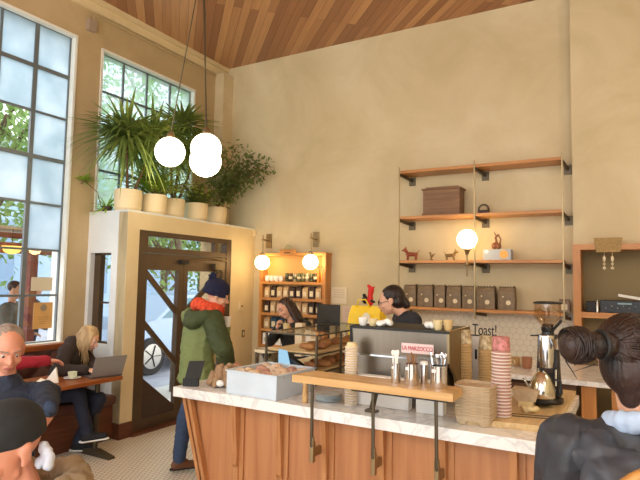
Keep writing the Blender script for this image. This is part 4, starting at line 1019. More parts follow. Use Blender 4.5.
MB().tube([(cx-.10, 5.2, zt_-.01), (cx-.08, 5.2, zt_+.06), (cx+.0, 5.2, zt_+.07), (cx+.05, 5.2, zt_-.01)], .008, 6).build('strap', m_yel, t, True)
t = thing('red_toy_bird', 'red and black toy standing up out of the yellow bag', 'toy', (cx+.02, 5.25, zt_+.002)); p = V((cx+.03, 5.25, zt_+.005))
b = MB().hull(p+V((0, 0, .03)), .035, p+V((0, 0, .10)), .03).hull(p+V((0, 0, .11)), .028, p+V((.01, 0, .16)), .034).hull(p+V((.01, 0, .18)), .02, p+V((-.02, 0, .205)), .018).hull(p+V((.02, 0, .18)), .014, p+V((.045, 0, .195)), .010)
blob(b, 'red_body', mat('red_plush', (.82, .16, .12), .7), t, .007, 2)
MB().ball(p+V((-.055, -.01, .06)), (.035, .025, .045), 2).ball(p+V((-.065, -.01, .105)), .02, 2).hull(p+V((.03, -.03, .05)), .016, p+V((.06, -.03, .04)), .012).build('black_wing', m_black, t, True)

# ================================================================== SEATING AT THE WINDOW
t = thing('window_bench', 'long built in bench with a buttoned brown leather back below the window', 'bench', (-4.9, 2.5, 0))
m_leather = mat('oxblood_leather', (.36, .22, .18), .42, noise_amt=.12, spec=.5)
MB().box((XL+.001, .9, .93), (XL+.14, VY-.016, .985), bev=.006).build('cap_rail', m_table, t)
b = MB(); N1, N2 = 150, 26; grid = []
for i in range(N1+1):
    row = []
    for j in range(N2+1):
        y = .95+(VY-.02-.95)*i/N1; z = .46+.47*j/N2
        u = y/.15; w_ = z/.16
        f = abs(math.sin(PI*(u+w_)/2)*math.sin(PI*(u-w_)/2))**.45
        row.append(b.bm.verts.new((XL+.085+.055*f, y, z)))
    grid.append(row)
for i in range(N1):
    for j in range(N2): b.bm.faces.new((grid[i][j], grid[i+1][j], grid[i+1][j+1], grid[i][j+1]))
bk = [[b.bm.verts.new((XL+.002, r[k].co.y, r[k].co.z)) for k in (0, -1)] for r in (grid[0], grid[-1])]
b.bm.faces.new((bk[0][0], bk[1][0], bk[1][1], bk[0][1]))
b.build('buttoned_back', m_leather, t, True)
bt = MB()
for i in range(0, 40):
    for j in range(0, 4):
        y = .30*(i/2+ (0 if j % 2 == 0 else .25)*1)+.9; z = .48+.16*j
        if y < VY-.06 and z < .92:
            u = y/.15
bt.box((XL+.09, 1.0, .455), (XL+.10, 3.9, .46)); bt.build('piping', m_bagd, t)
MB().box((XL+.10, .9, .36), (XL+.60, VY-.016, .46), bev=.03).build('seat_cushion', m_leather, t)
MB().box((XL+.001, .9, 0), (XL+.54, VY-.016, .36)).build('base', m_redwood, t)

t = thing('cafe_table', 'oak window table with a dark pedestal under the laptop', 'table', (-4.45, 3.1, 0))
MB().box((-4.74, 2.35, .715), (-4.165, 3.615, .75), bev=.005).build('tabletop', m_table, t)
for y in (2.6, 3.54):
    MB().tube([(-4.42, y, .715), (-4.42, y, .05)], .024, 12).build('pedestal', m_iron, t)
    MB().prism([(-4.66, y-.035, .001), (-4.18, y-.035, .001), (-4.18, y-.035, .02), (-4.38, y-.035, .06), (-4.46, y-.035, .06), (-4.66, y-.035, .02)], (0, .07, 0)).build('foot', m_iron, t)
# laptop, its lid seen from behind
l0, l1 = at(95.5, 377, Z=.765), at(118, 374.3, Z=.765); hd = (l1-l0).normalized(); bk_ = V((-hd.y, hd.x, 0))
t = thing('laptop', 'open grey laptop on the window table, lid seen from behind', 'laptop', (l0+l1)/2)
l0b, l1b = V(l0), V(l1); l0b.z = l1b.z = .7505
W_ = .30; mid = (l0+l1)/2; a0, a1 = mid-hd*W_/2, mid+hd*W_/2; a0.z = a1.z = .7508
MB().prism([a0, a1, a1+bk_*.21, a0+bk_*.21], (0, 0, .014)).build('keyboard_base', mat('laptop_grey', (.42, .41, .40), .35, .6), t)
lidv = -bk_*.085+V((0, 0, .185))
a0.z = a1.z = .766
MB().prism([a0, a1, a1+lidv, a0+lidv], bk_*.007).build('lid', mat('laptop_lid_grey', (.56, .54, .52), .4, .1), t)
MB().prism([a0+bk_*.0078+lidv*.06+hd*.01, a1+bk_*.0078+lidv*.06-hd*.01, a1+bk_*.0078+lidv*.94-hd*.01, a0+bk_*.0078+lidv*.94+hd*.01], bk_*.001).build('display', emis('laptop_glow', (.75, .8, .85), .6), t)
# cup and saucer, napkins
p = V((-4.42, 3.26, .7505)); t = thing('cup_saucer', 'white saucer beneath the coffee cup by the laptop', 'saucer', p)
MB().lathe([(.04, 0), (.075, .010), (.073, .013), (.04, .005), (.003, .005)], p, 28).build('dish', m_china, t, True)
cup('coffee_cup', p.x, p.y, .7565, .042, .055, mat('pale_green_china', (.84, .86, .74), .3), 'pale coffee cup on its saucer next to the laptop')
p = V((-4.40, 3.05, .7505)); t = thing('paper_napkin', 'crumpled white napkin standing up left of the coffee cup', 'napkin', p)
b = MB().prism([p+V((-.03, -.05, 0)), p+V((.05, .03, 0)), p+V((.01, .03, .13))], (.012, -.02, 0)).prism([p+V((-.05, .02, 0)), p+V((.05, -.04, 0)), p+V((.0, .02, .10))], (.01, .02, 0)); b.build('folded_sheet', m_paper, t)
p = V((-4.32, 2.80, .7505)); t = thing('paper_bag', 'flat open white paper bag on the near end of the table', 'bag', p)
MB().prism([p+V((-.10, -.12, 0)), p+V((.10, -.06, 0)), p+V((.07, .13, 0)), p+V((-.09, .10, 0))], (0, 0, .004)).prism([p+V((-.04, .0, .004)), p+V((.06, .02, .004)), p+V((.05, .1, .05)), p+V((-.03, .1, .06))], (0, .008, .004)).build('sheet', mat('greaseproof', (.88, .83, .74), .7), t)

# ================================================================== PEOPLE
def skin(name, c):
    m, nt, out = newmat(name); N, L = nt.nodes.new, nt.links.new
    b = N('ShaderNodeBsdfPrincipled'); L(b.outputs[0], out.inputs[0]); b.inputs['Base Color'].default_value = srgb(c); b.inputs['Roughness'].default_value = .5
    b.inputs['Subsurface Weight'].default_value = .15; b.inputs['Subsurface Radius'].default_value = (.01, .004, .002); b.inputs['Subsurface Scale'].default_value = 1
    return m
m_eye = mat('eye_white', (.74, .66, .60), .25); m_iris = mat('dark_iris', (.16, .10, .07), .2); m_lip = mat('lips', (.68, .38, .34), .5)
def frame(f, u=V((0, 0, 1))):
    f = V(f).normalized(); u = V(u); r = f.cross(u).normalized(); u = r.cross(f).normalized()
    return Matrix((r, f, u)).transposed()          # local x = right, y = forward, z = up
def displace(o, amp, fr, seed=0, stretch=(1, 1, 1)):
    me = o.data; sd = V((seed*3.1, seed*1.7, seed))
    ns = [v.normal.copy() for v in me.vertices]
    for v, n_ in zip(me.vertices, ns):
        q = V((v.co.x*stretch[0], v.co.y*stretch[1], v.co.z*stretch[2]))*fr+sd
        k = noise.noise(q)+.5*noise.noise(q*2.1)
        k = (1-abs(k)*2.2)
        v.co += n_*amp*k
def add_head(b, c, R, s=1.0):
    W = lambda x, y, z: c+R @ V((x, y, z))*s
    e = lambda p, r: b.ball(W(*p), tuple(q*s for q in r), 3, R)
    e((0, -.012, .035), (.076, .094, .082)); e((0, .022, -.02), (.062, .066, .085)); e((0, .038, -.075), (.034, .038, .028))
    b.hull(W(-.045, .01, -.055), .018*s, W(0, .06, -.085), .018*s); b.hull(W(.045, .01, -.055), .018*s, W(0, .06, -.085), .018*s)
    b.hull(W(0, .085, .005), .008*s, W(0, .106, -.028), .0125*s); e((-.012, .095, -.032), (.008, .010, .008)); e((.012, .095, -.032), (.008, .010, .008))
    b.hull(W(-.045, .070, .024), .010*s, W(-.012, .084, .022), .010*s); b.hull(W(.045, .070, .024), .010*s, W(.012, .084, .022), .010*s)
    e((0, .082, -.062), (.024, .012, .010)); e((.038, .060, -.03), (.022, .022, .022)); e((-.038, .060, -.03), (.022, .022, .022))
    for sx in (-1, 1):
        e((sx*.077, -.008, -.002), (.008, .018, .030)); e((sx*.080, -.012, .014), (.010, .016, .014)); e((sx*.077, .000, -.028), (.007, .010, .010))
def face_parts(root, c, R, s=1.0, brow=None, glasses=False, lipm=None):
    W = lambda x, y, z: c+R @ V((x, y, z))*s
    for sx in (-1, 1):
        k = MB().ball(W(sx*.030, .0715, .003), .0125*s, 2).build('eye', m_eye, root, True)
        MB().ball(W(sx*.030, .0785, .001), .0068*s, 2).build('iris', m_iris, k, True)
        k.children[0].parent = k
        if brow: MB().hull(W(sx*.014, .094, .026), .0035*s, W(sx*.046, .082, .030), .003*s).build('eyebrow', brow, root, True)
    MB().hull(W(-.019, .090, -.061), .0055*s, W(0, .095, -.060), .006*s).hull(W(.019, .090, -.061), .0055*s, W(0, .095, -.060), .006*s).build('lips', lipm or m_lip, root, True)
    if glasses:
        b = MB()
        for sx in (-1, 1):
            b.tube([W(sx*.031+.023*math.cos(a), .098, .002+.019*math.sin(a)) for a in [2*PI*k/16 for k in range(17)]], .0022, 6)
            b.tube([W(sx*.054, .097, .004), W(sx*.078, .01, .006)], .002, 6)
        b.tube([W(-.008, .100, .004), W(.008, .100, .004)], .0022, 6)
        b.build('glasses', m_black, root, True)
def add_hand(b, wr, d, palm, curl=.5, s=1.0, side=1):
    """palm + five fingers. d: pointing dir, palm: palm normal"""
    d = V(d).normalized(); palm = V(palm); palm = (palm-d*palm.dot(d)).normalized(); ac = d.cross(palm)*side
    b.hull(wr, (.024*s,)*3, wr+d*.075*s+ac*.0, .018*s)
    for k, (o, l) in enumerate(((-.030, .068), (-.010, .078), (.010, .072), (.029, .056))):
        st = wr+d*.082*s+ac*o*s; b.hull(wr+d*.02*s+ac*o*.6*s, .016*s, st, .0115*s)
        a = 0; p = st; r = .0095*s
        for j, fr in enumerate((.45, .32, .23)):
            a += curl*.9; q = p+(d*math.cos(a)+palm*math.sin(a))*l*fr*s; b.hull(p, r, q, r*.9, sub=2); p = q; r *= .9
    t0 = wr+d*.018*s-ac*.022*s; t1 = t0+(d*.55-ac*.75+palm*.35).normalized()*.042*s; t2 = t1+(d*.9-ac*.15+palm*.5*(.4+curl)).normalized()*.035*s
    b.hull(t0, .014*s, t1, .011*s); b.hull(t1, .011*s, t2, .0085*s)
def person(name, label, P, skin_m, top=None, bottom=None, shoes=None, voxel=.008, clo=.012, wr=.002, s=1.0, group=None, neckline=.0, sleeve=1.0, legs=True, belly=0):
    """P: joints in world space"""
    base = V(P['base']); root = thing(name, label, 'person', base, group)
    T = frame(P['tf'], P.get('tu', (0, 0, 1))); r = T.col[0]; f = T.col[1]; u = T.col[2]
    hips, chest = V(P['hips']), V(P['chest'])
    H = frame(P['hf'], P.get('hu', (0, 0, 1))); head = V(P['head'])
    shw = P.get('shw', .175)*s
    sh = {-1: V(P.get('sh_l', chest-r*shw)), 1: V(P.get('sh_r', chest+r*shw))}
    el = {-1: V(P['el_l']), 1: V(P['el_r'])}; wrs = {-1: V(P['wr_l']), 1: V(P['wr_r'])}
    b = MB()
    mid = hips.lerp(chest, .45)+f*P.get('bend', 0)
    def torso(b, g, lowz=0):
        b.hull(hips, ((.155+g)*s, (.105+g+belly*.5)*s, (.10+g)*s), mid, ((.135+g)*s, (.10+g+belly)*s, (.10+g)*s), T)
        b.hull(mid, ((.135+g)*s, (.10+g+belly)*s, (.10+g)*s), chest-u*.09*s, ((.150+g)*s, (.105+g)*s, (.10+g)*s), T)
        b.hull(chest-u*.09*s, ((.150+g)*s, (.105+g)*s, (.10+g)*s), chest-u*.01*s, ((.12+g)*s, (.075+g)*s, (.05+g)*s), T)
        for sd in (-1, 1):
            b.hull(chest, (.06+g)*s, sh[sd]-u*.012*s, (.052+g)*s)
    torso(b, 0)
    nb = chest+u*.03*s
    b.hull(nb, .052*s, head-H.col[2]*.05*s-H.col[1]*.02*s, .047*s)
    add_head(b, head, H, s*P.get('hs', 1))
    for sd, k in ((-1, 'l'), (1, 'r')):
        b.hull(sh[sd], .046*s, el[sd], .036*s); b.hull(el[sd], .036*s, wrs[sd], .024*s)
        hd_ = P.get('hd_'+k, (wrs[sd]-el[sd])); pn = P.get('pn_'+k, (0, 0, -1))
        add_hand(b, wrs[sd], hd_, pn, P.get('cu_'+k, .5), s, sd)
    if legs:
        for sd, k in ((-1, 'l'), (1, 'r')):
            hp = hips+r*sd*.085*s-u*.02*s; kn, an = V(P['kn_'+k]), V(P['an_'+k]); td = V(P['td_'+k]).normalized()
            b.hull(hp, .080*s, kn, .054*s); b.hull(kn, .054*s, an, .034*s); b.hull(an-V((0, 0, .03*s)), .03*s, an+td*.13*s-V((0, 0, .045*s)), .022*s)
    body = blob(b, 'body', skin_m, root, voxel, 3)
    if top:
        b = MB(); torso(b, clo)
        ln = top.get('len', 0)
        if ln:
            b.hull(hips, ((.155+clo)*s, (.11+clo)*s, .1*s), hips-V((0, 0, ln)), ((.17+clo)*s, (.125+clo)*s, .05*s), T)
        for sd, k in ((-1, 'l'), (1, 'r')):
            b.hull(sh[sd], (.046+clo*1.3)*s, el[sd], (.038+clo*1.2)*s) if sleeve >= .5 else b.hull(sh[sd], (.046+clo*1.3)*s, sh[sd].lerp(el[sd], .6), (.042+clo*1.2)*s)
            if sleeve >= 1: b.hull(el[sd], (.038+clo*1.2)*s, el[sd].lerp(wrs[sd], .93), (.028+clo)*s)
        if top.get('collar'): b.hull(nb, (.055+clo)*s, nb+u*.035*s, (.052+clo)*s)
        o = blob(b, top.get('name', 'jacket'), top['m'], root, voxel*1.1, 3); displace(o, top.get('fold', .004), top.get('fr', 11), len(name), top.get('st', (1, 1, 1)))
        if top.get('label'): o['label'] = top['label']
    if bottom and legs:
        b = MB(); c2 = .010
        b.hull(hips-r*.03*s, ((.13+c2)*s, (.108+c2)*s, .1*s), hips+r*.03*s, ((.13+c2)*s, (.108+c2)*s, .1*s), T)
        for sd, k in ((-1, 'l'), (1, 'r')):
            hp = hips+r*sd*.085*s-u*.02*s; kn, an = V(P['kn_'+k]), V(P['an_'+k])
            b.hull(hp, (.084+c2)*s, kn, (.058+c2)*s); b.hull(kn, (.058+c2)*s, kn.lerp(an, .93), (.046+c2)*s)
        o = blob(b, bottom.get('name', 'trousers'), bottom['m'], root, voxel*1.2, 3); displace(o, .004, 14, 3)
    if shoes and legs:
        for sd, k in ((-1, 'l'), (1, 'r')):
            an = V(P['an_'+k]); td = V(P['td_'+k]).normalized(); z = V((0, 0, 1)); so = P.get('sole_'+k, .08)*s
            b = MB(); b.hull(an-td*.025*s-z*(so-.042)*1, .042*s, an+td*.15*s-z*(so-.035), .034*s).hull(an-z*.01, .048*s, an+td*.05*s-z*(so-.05), .045*s)
            if shoes.get('boot'): b.hull(an+z*.09*s, .056*s, an, .050*s)
            sb = blob(b, shoes.get('name', 'shoe'), shoes['m'], root, voxel, 2)
            b = MB(); b.hull(an-td*.04*s-z*(so-.012), (.040*s, .040*s, .012*s), an+td*.165*s-z*(so-.012), (.034*s, .034*s, .012*s)); sl = b.build('sole', shoes['sole'], sb, True)
    return root, body, T, H
def strands(b, root_pts, fn, r0, r1, seg=5):
    for p in root_pts:
        pts = fn(p)
        n = len(pts); b.tube(pts, [r0+(r1-r0)*i/(n-1) for i in range(n)], seg)
def hair_mat(name, c, c2):
    return mat(name, c, .45, 0, c2=c2, noise_scale=20, bump=.4, bump_scale=90, stretch=(1, 1, .35))
m_denim = mat('blue_denim', (.20, .27, .38), .8, noise_amt=.15, noise_scale=40)
m_navyjean = mat('dark_navy_trousers', (.11, .13, .20), .8, noise_amt=.1)
sk1, sk2, sk3 = skin('fair_skin', (.84, .64, .52)), skin('ruddy_skin', (.84, .58, .47)), skin('light_skin', (.88, .68, .56))

# --- man in the green coat
Z0 = V((0, 0, 1))
tf = V((.28, .96, 0)).normalized()
rt = V((tf.y, -tf.x, 0))
HB = V((-3.29, 3.66, .86)); CHs = V((-3.285, 3.68, 1.335)); HD = V((-3.125, 3.70, 1.530))
P = dict(base=(-3.3, 3.62, 0), tf=tf, tu=(tf*.16+Z0), hips=HB, chest=CHs, head=HD, hf=V((.72, .62, -.30)), hu=(.25, .2, 1), bend=-.02,
         el_r=at(223, 349, Y=3.58), wr_r=at(228, 363, Y=3.68), hd_r=(.75, .4, -.1), pn_r=(0, 0, -1), cu_r=.5,
         el_l=V((-3.30, 3.99, 1.16)), wr_l=at(224, 327, Y=3.84), hd_l=(-.1, -.1, 1), pn_l=(-.6, -.5, .2), cu_l=.9,
         kn_l=HB+V((.03, .14, -.40)), an_l=V((-3.25, 3.88, .085)), td_l=tf, kn_r=V((-3.36, 3.60, .47)), an_r=V((-3.43, 3.62, .10)), td_r=V((.35, .5, 0)), shw=.175)
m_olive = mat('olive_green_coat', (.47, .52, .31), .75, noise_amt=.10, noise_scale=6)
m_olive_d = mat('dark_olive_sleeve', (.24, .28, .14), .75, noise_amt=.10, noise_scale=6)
g_root, g_body, T, H = person('person', 'person in an olive green coat and navy bobble hat standing beyond the counter', P, sk1, dict(m=m_olive, name='coat', len=.06, fold=.007, fr=8, st=(1, 1, 2.2)), dict(m=m_denim), dict(m=mat('brown_boot', (.42, .26, .16), .6), sole=m_blackm, boot=True, name='boot'), clo=.030)
hw = lambda x, y, z: HD+H @ V((x, y, z))
b = MB(); b.ball(hw(0, -.022, .062), (.096, .116, .090), 3, H).hull(hw(0, -.028, .005), (.097, .116, .02), hw(0, -.020, .07), (.096, .112, .03), H)
m_navy = mat('navy_knit', (.07, .08, .20), .9, noise_amt=.2, noise_scale=60, bump=.5, bump_scale=120)
hat = blob(b, 'bobble_hat', m_navy, g_root, .006, 3); hat['label'] = 'navy knitted hat with a pompom'
b = MB()
rnd = random.Random(2)
for k in range(40):
    a, e = rnd.uniform(0, 6.28), rnd.uniform(-1.2, 1.5); d = V((math.cos(a)*math.cos(e), math.sin(a)*math.cos(e), math.sin(e))); b.hull(hw(-.0, -.085, .142), .025, hw(0, -.085, .142)+d*.040, .010)
pp = blob(b, 'pompom', m_navy, hat, .005, 0)
# orange scarf / hood lining round the neck
b = MB(); nb = V((-3.215, 3.685, 1.425))
for k in range(18):
    a = 2*PI*k/18; q = nb+rt*math.cos(a)*.105+tf*math.sin(a)*.095; b.ball(q+Z0*(.012*math.sin(3*a)-.025*math.sin(a)), (.048, .048, .052), 2)
o = blob(b, 'orange_scarf', mat('orange_scarf', (.92, .36, .20), .85, c2=(.75, .22, .12), noise_scale=30), g_root, .007, 2); displace(o, .008, 30, 4)
b = MB()
for k in range(13):
    a = PI+.1+(PI-.2)*k/12; q = nb+rt*math.cos(a)*.145+tf*math.sin(a)*.15-Z0*.07; b.ball(q+Z0*.015*math.cos(a*2), (.052, .052, .045+.02*abs(math.sin(a))), 2)
b.ball(nb-tf*.15-Z0*.12, (.10, .07, .06), 3, T)
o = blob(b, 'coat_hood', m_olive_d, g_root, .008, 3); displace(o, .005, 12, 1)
# darker side panel and sleeve
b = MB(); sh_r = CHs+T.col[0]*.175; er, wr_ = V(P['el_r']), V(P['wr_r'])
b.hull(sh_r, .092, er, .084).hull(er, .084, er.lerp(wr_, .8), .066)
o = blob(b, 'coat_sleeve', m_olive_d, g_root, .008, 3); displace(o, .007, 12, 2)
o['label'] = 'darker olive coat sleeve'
face_parts(g_root, HD, H)
p = wr_ = V(P['wr_l']); 
cc = thing('paper_cup', 'white paper cup held to the mouth of the person in the green coat', 'cup', V(P['wr_l'])+V((.03, .0, .05)))
pc = V(P['wr_l'])+V((.045, -.01, .05)); MB().lathe([(.024, -.045), (.033, .045), (.030, .045), (.01, -.04)], pc, 16).build('cup_body', m_paper, cc, 50)

# --- barista behind the machine
tf = V((-.93, -.36, 0)).normalized()
HD = V((-1.70, 4.18, 1.520))
P = dict(base=(-1.57, 4.25, 0), tf=V((-.80, -.60, 0)), tu=V((-.12, -.05, 1)), hips=V((-1.55, 4.28, .88)), chest=V((-1.585, 4.24, 1.375)), head=HD, hf=V((-.93, -.30, -.22)),
         el_l=V((-1.83, 4.18, 1.10)), wr_l=V((-1.85, 4.02, 1.22)), el_r=V((-1.44, 4.02, 1.10)), wr_r=V((-1.52, 3.78, 1.12)), kn_l=V((-1.50, 4.22, .47)), an_l=V((-1.47, 4.27, .085)), td_l=tf, kn_r=V((-1.63, 4.15, .47)), an_r=V((-1.65, 4.2, .085)), td_r=tf, shw=.195)
m_tee = mat('charcoal_tee', (.15, .155, .18), .85, noise_amt=.08)
b_root, _, T, H = person('person', 'barista in glasses and a charcoal tee behind the espresso machine', P, sk3, dict(m=m_tee, name='tee_shirt', fold=.005, fr=12), dict(m=m_navyjean), dict(m=m_black, sole=m_blackm), clo=.014, sleeve=.5)
hw = lambda x, y, z, c=HD, H=H: c+H @ V((x, y, z))
m_dkhair = hair_mat('dark_brown_hair', (.17, .10, .07), (.07, .04, .03))
b = MB(); b.ball(hw(0, -.028, .045), (.084, .095, .085), 3, H).ball(hw(0, -.05, .0), (.078, .065, .08), 3, H).hull(hw(0, -.09, .0), .04, hw(0, -.115, -.05), .036)
o = blob(b, 'tied_hair', m_dkhair, b_root, .006, 2); displace(o, .003, 40, 1, (1, 1, .4))
face_parts(b_root, HD, H, 1, m_dkhair, True)

# --- customer / worker with dark hair by the bookcase
HD = V((-3.27, 5.02, 1.36)); tf = V((.25, -.97, 0)).normalized()
P = dict(base=(-3.20, 5.05, 0), tf=tf, tu=V((-.1, -.15, 1)), hips=V((-3.16, 5.12, .72)), chest=V((-3.20, 5.06, 1.165)), head=HD, hf=V((-.35, -.85, -.38)), hu=V((-.42, .1, 1)),
         el_r=V((-3.42, 4.95, 1.00)), wr_r=at(277, 329, Y=4.84), hd_r=(0.25, -.1, 1), pn_r=(.6, .3, 0), cu_r=1.1, el_l=V((-3.0, 4.92, 1.0)), wr_l=at(291, 334, Y=4.78), hd_l=(-.5, -.1, .8), pn_l=(-.2, .9, 0), cu_l=.8,
         kn_l=V((-3.1, 5.0, .40)), an_l=V((-3.08, 5.05, .085)), td_l=tf, kn_r=V((-3.25, 5.0, .40)), an_r=V((-3.27, 5.05, .085)), td_r=tf, shw=.165)
c_root, _, T, H = person('person', 'dark haired person in a black jumper holding a cup before the bookcase', P, sk1, dict(m=m_blackm, name='jumper', fold=.004), dict(m=m_navyjean), dict(m=m_black, sole=m_blackm), clo=.016, s=.95)
hw = lambda x, y, z, c=HD, H=H: c+H @ V((x, y, z))
m_brhair = hair_mat('brown_hair', (.26, .15, .09), (.12, .07, .04))
b = MB(); b.ball(hw(0, -.03, .045), (.082, .09, .08), 3, H)
for sx in (-1, 1): b.hull(hw(sx*.065, -.01, .03), .028, hw(sx*.075, .0, -.10), .026).hull(hw(sx*.075, 0, -.10), .026, hw(sx*.085, .01, -.20), .02)
b.hull(hw(0, -.07, 0), .06, hw(0, -.08, -.16), .05)
o = blob(b, 'long_hair', m_brhair, c_root, .006, 2); displace(o, .004, 35, 1, (1, 1, .3))
face_parts(c_root, HD, H, .95, m_brhair)
p = V(P['wr_l'])+V((-.03, -.045, .06)); cc = thing('paper_cup', 'cream paper cup held by the dark haired person at the bookcase', 'cup', p)
MB().lathe([(.026, -.05), (.036, .05), (.033, .05), (.01, -.045)], p, 16).build('cup_body', m_cream, cc, 50)

# --- blond woman at the laptop
HD = at(89, 339, X=-4.66); HD = V((-4.66, HD.y, HD.z)); tf = V((.80, .60, 0)).normalized(); r = V((tf.y, -tf.x, 0))
hips = V((-4.86, 3.40, .56)); chest = V((-4.765, 3.49, .965))
P = dict(base=(-4.86, 3.45, 0), tf=tf, tu=(tf*.22+Z0), hips=hips, chest=chest, head=HD, hf=V((.78, .45, -.42)), hu=(.2, .2, 1),
         el_r=V((-4.62, 3.28, .80)), wr_r=V((-4.44, 3.42, .80)), hd_r=(.3, .9, -.05), cu_r=.4, el_l=V((-4.62, 3.64, .80)), wr_l=V((-4.44, 3.53, .80)), hd_l=(.6, -.2, -.1), cu_l=.4,
         kn_r=V((-4.46, 3.36, .60)), an_r=V((-4.35, 3.40, .24)), td_r=V((.75, .62, .12)), kn_l=V((-4.40, 3.55, .52)), an_l=V((-4.62, 3.50, .09)), td_l=V((.8, .5, 0)), shw=.165)
w_root, _, T, H = person('person', 'blond person in a dark brown jumper typing on the grey laptop', P, sk3, dict(m=mat('dark_brown_knit', (.20, .15, .12), .9, noise_amt=.2, noise_scale=40, bump=.4, bump_scale=120), name='jumper', fold=.006, collar=True), dict(m=m_navyjean), dict(m=mat('black_canvas', (.10, .10, .11), .8), sole=m_paper, name='sneaker'), clo=.022, s=.97)
hw = lambda x, y, z, c=HD, H=H: c+H @ V((x, y, z))
m_blond = hair_mat('blond_hair', (.80, .68, .48), (.55, .42, .26))
b = MB(); b.ball(hw(0, -.026, .048), (.082, .094, .080), 3, H)
hr = blob(b, 'long_hair', m_blond, w_root, .006, 2); displace(hr, .003, 40, 2, (1, 1, .3))
b = MB(); rnd = random.Random(4)
for k in range(150):
    a = rnd.uniform(.25*PI, 1.75*PI)   # 0 = face front
    ex = math.sin(a)*.080; ey = math.cos(a)*.088-.022
    st = hw(ex*.3, ey*.3, .125); m1 = hw(ex*.9, ey*.9, .075); m2 = hw(ex*1.12, ey*1.1, 0)
    m3 = m2+V((-.01, -.01, -.10))*rnd.uniform(.8, 1.1)-T.col[1]*.01; e_ = m3+V((rnd.uniform(-.02, .02), rnd.uniform(-.02, .02), -rnd.uniform(.08, .17)))
    b.tube([st, m1, m2, m3, e_], [.004, .007, .008, .007, .003], 5)
hs = b.build('loose_strands', m_blond, hr, True)
face_parts(w_root, HD, H, .97, m_blond)

# --- man at the left in a navy jacket
HD = at(7, 350, D=2.78); tf = V((.55, -.45, 0)).normalized()
ch = V((HD.x-.03, HD.y+.03, HD.z-.245)); hp = V((HD.x-.10, HD.y+.06, .52))
P = dict(base=(hp.x, hp.y, 0), tf=tf, tu=V((.12, -.1, 1)), hips=hp, chest=ch, head=HD, hf=V((.85, -.30, -.28)), 
         el_l=at(43, 396, D=2.80), wr_l=at(47, 409, D=2.62), hd_l=(-.15, -.3, -.9), pn_l=(-1, 0, 0), cu_l=.5, el_r=at(-18, 430, D=2.45), wr_r=at(6, 440, D=2.3), kn_l=V((-2.32, 1.62, .50)), an_l=V((-2.28, 1.55, .09)), td_l=tf, kn_r=V((-2.55, 1.35, .50)), an_r=V((-2.5, 1.3, .09)), td_r=tf, shw=.185)
m_navyj = mat('navy_jacket', (.12, .15, .22), .75, noise_amt=.2, noise_scale=10, bump=.3)
n_root, _, T, H = person('person', 'seated person with short grey hair and a navy jacket at the left edge', P, sk2, dict(m=m_navyj, name='jacket', fold=.008, fr=10, collar=True), dict(m=m_denim), dict(m=m_black, sole=m_blackm), voxel=.007, clo=.020)
hw = lambda x, y, z, c=HD, H=H: c+H @ V((x, y, z))
m_grey = hair_mat('grey_hair', (.66, .60, .55), (.46, .40, .36))
b = MB(); b.ball(hw(0, -.030, .050), (.081, .086, .075), 3, H).ball(hw(0, -.06, .0), (.072, .05, .06), 3, H)
o = blob(b, 'short_hair', m_grey, n_root, .006, 2); displace(o, .003, 60, 2)
face_parts(n_root, HD, H, 1, m_grey)
b = MB().hull(V(P['el_l']).lerp(V(P['wr_l']), .72), .050, V(P['wr_l']).lerp(V(P['el_l']), .02), .044)
o = blob(b, 'denim_cuff', m_denim, n_root, .007, 2); o['label'] = 'faded denim shirt cuff'
t = thing('low_stool', 'dark wooden stool under the seated person in the navy jacket', 'stool', (hp.x, hp.y, 0))
MB().lathe([(.16, .385), (.17, .39), (.17, .415), (.15, .42)], (hp.x, hp.y, 0), 24).build('seat', m_darkwood, t, 40)
for k in range(4): a = PI/4+k*PI/2; MB().tube([(hp.x+.17*math.cos(a), hp.y+.17*math.sin(a), .001), (hp.x+.12*math.cos(a), hp.y+.12*math.sin(a), .388)], .014).build('leg', m_darkwood, t)

# --- person in red, reaching along the table
tf = V((.85, .50, 0)).normalized(); HD = V((-4.70, 2.52, 1.17)); hips = V((-4.85, 2.50, .56))
P = dict(base=(-4.85, 2.5, 0), tf=tf, tu=tf*.1+Z0, hips=hips, chest=V((-4.78, 2.51, .95)), head=HD, hf=V((.75, .6, -.2)), el_l=V((-4.62, 2.84, .92)), wr_l=V((-4.52, 3.08, .925)), hd_l=(.2, .95, -.15), pn_l=(.2, 0, -1), cu_l=.35,
         el_r=V((-4.55, 2.40, .80)), wr_r=V((-4.36, 2.52, .80)), kn_l=V((-4.42, 2.62, .52)), an_l=V((-4.45, 2.65, .09)), td_l=tf, kn_r=V((-4.42, 2.42, .52)), an_r=V((-4.45, 2.42, .09)), td_r=tf, shw=.175)
r_root, _, T, H = person('person', 'mostly hidden person in a crimson jumper reaching an arm over the window table', P, sk2, dict(m=mat('crimson_knit', (.60, .10, .16), .85, noise_amt=.15), name='jumper', fold=.005), dict(m=m_navyjean), dict(m=m_black, sole=m_blackm), clo=.018)
hw = lambda x, y, z, c=HD, H=H: c+H @ V((x, y, z))
b = MB(); b.ball(hw(0, -.028, .045), (.083, .09, .082), 3, H); blob(b, 'short_hair', m_brhair, r_root, .007, 2)
face_parts(r_root, HD, H, 1, m_brhair)

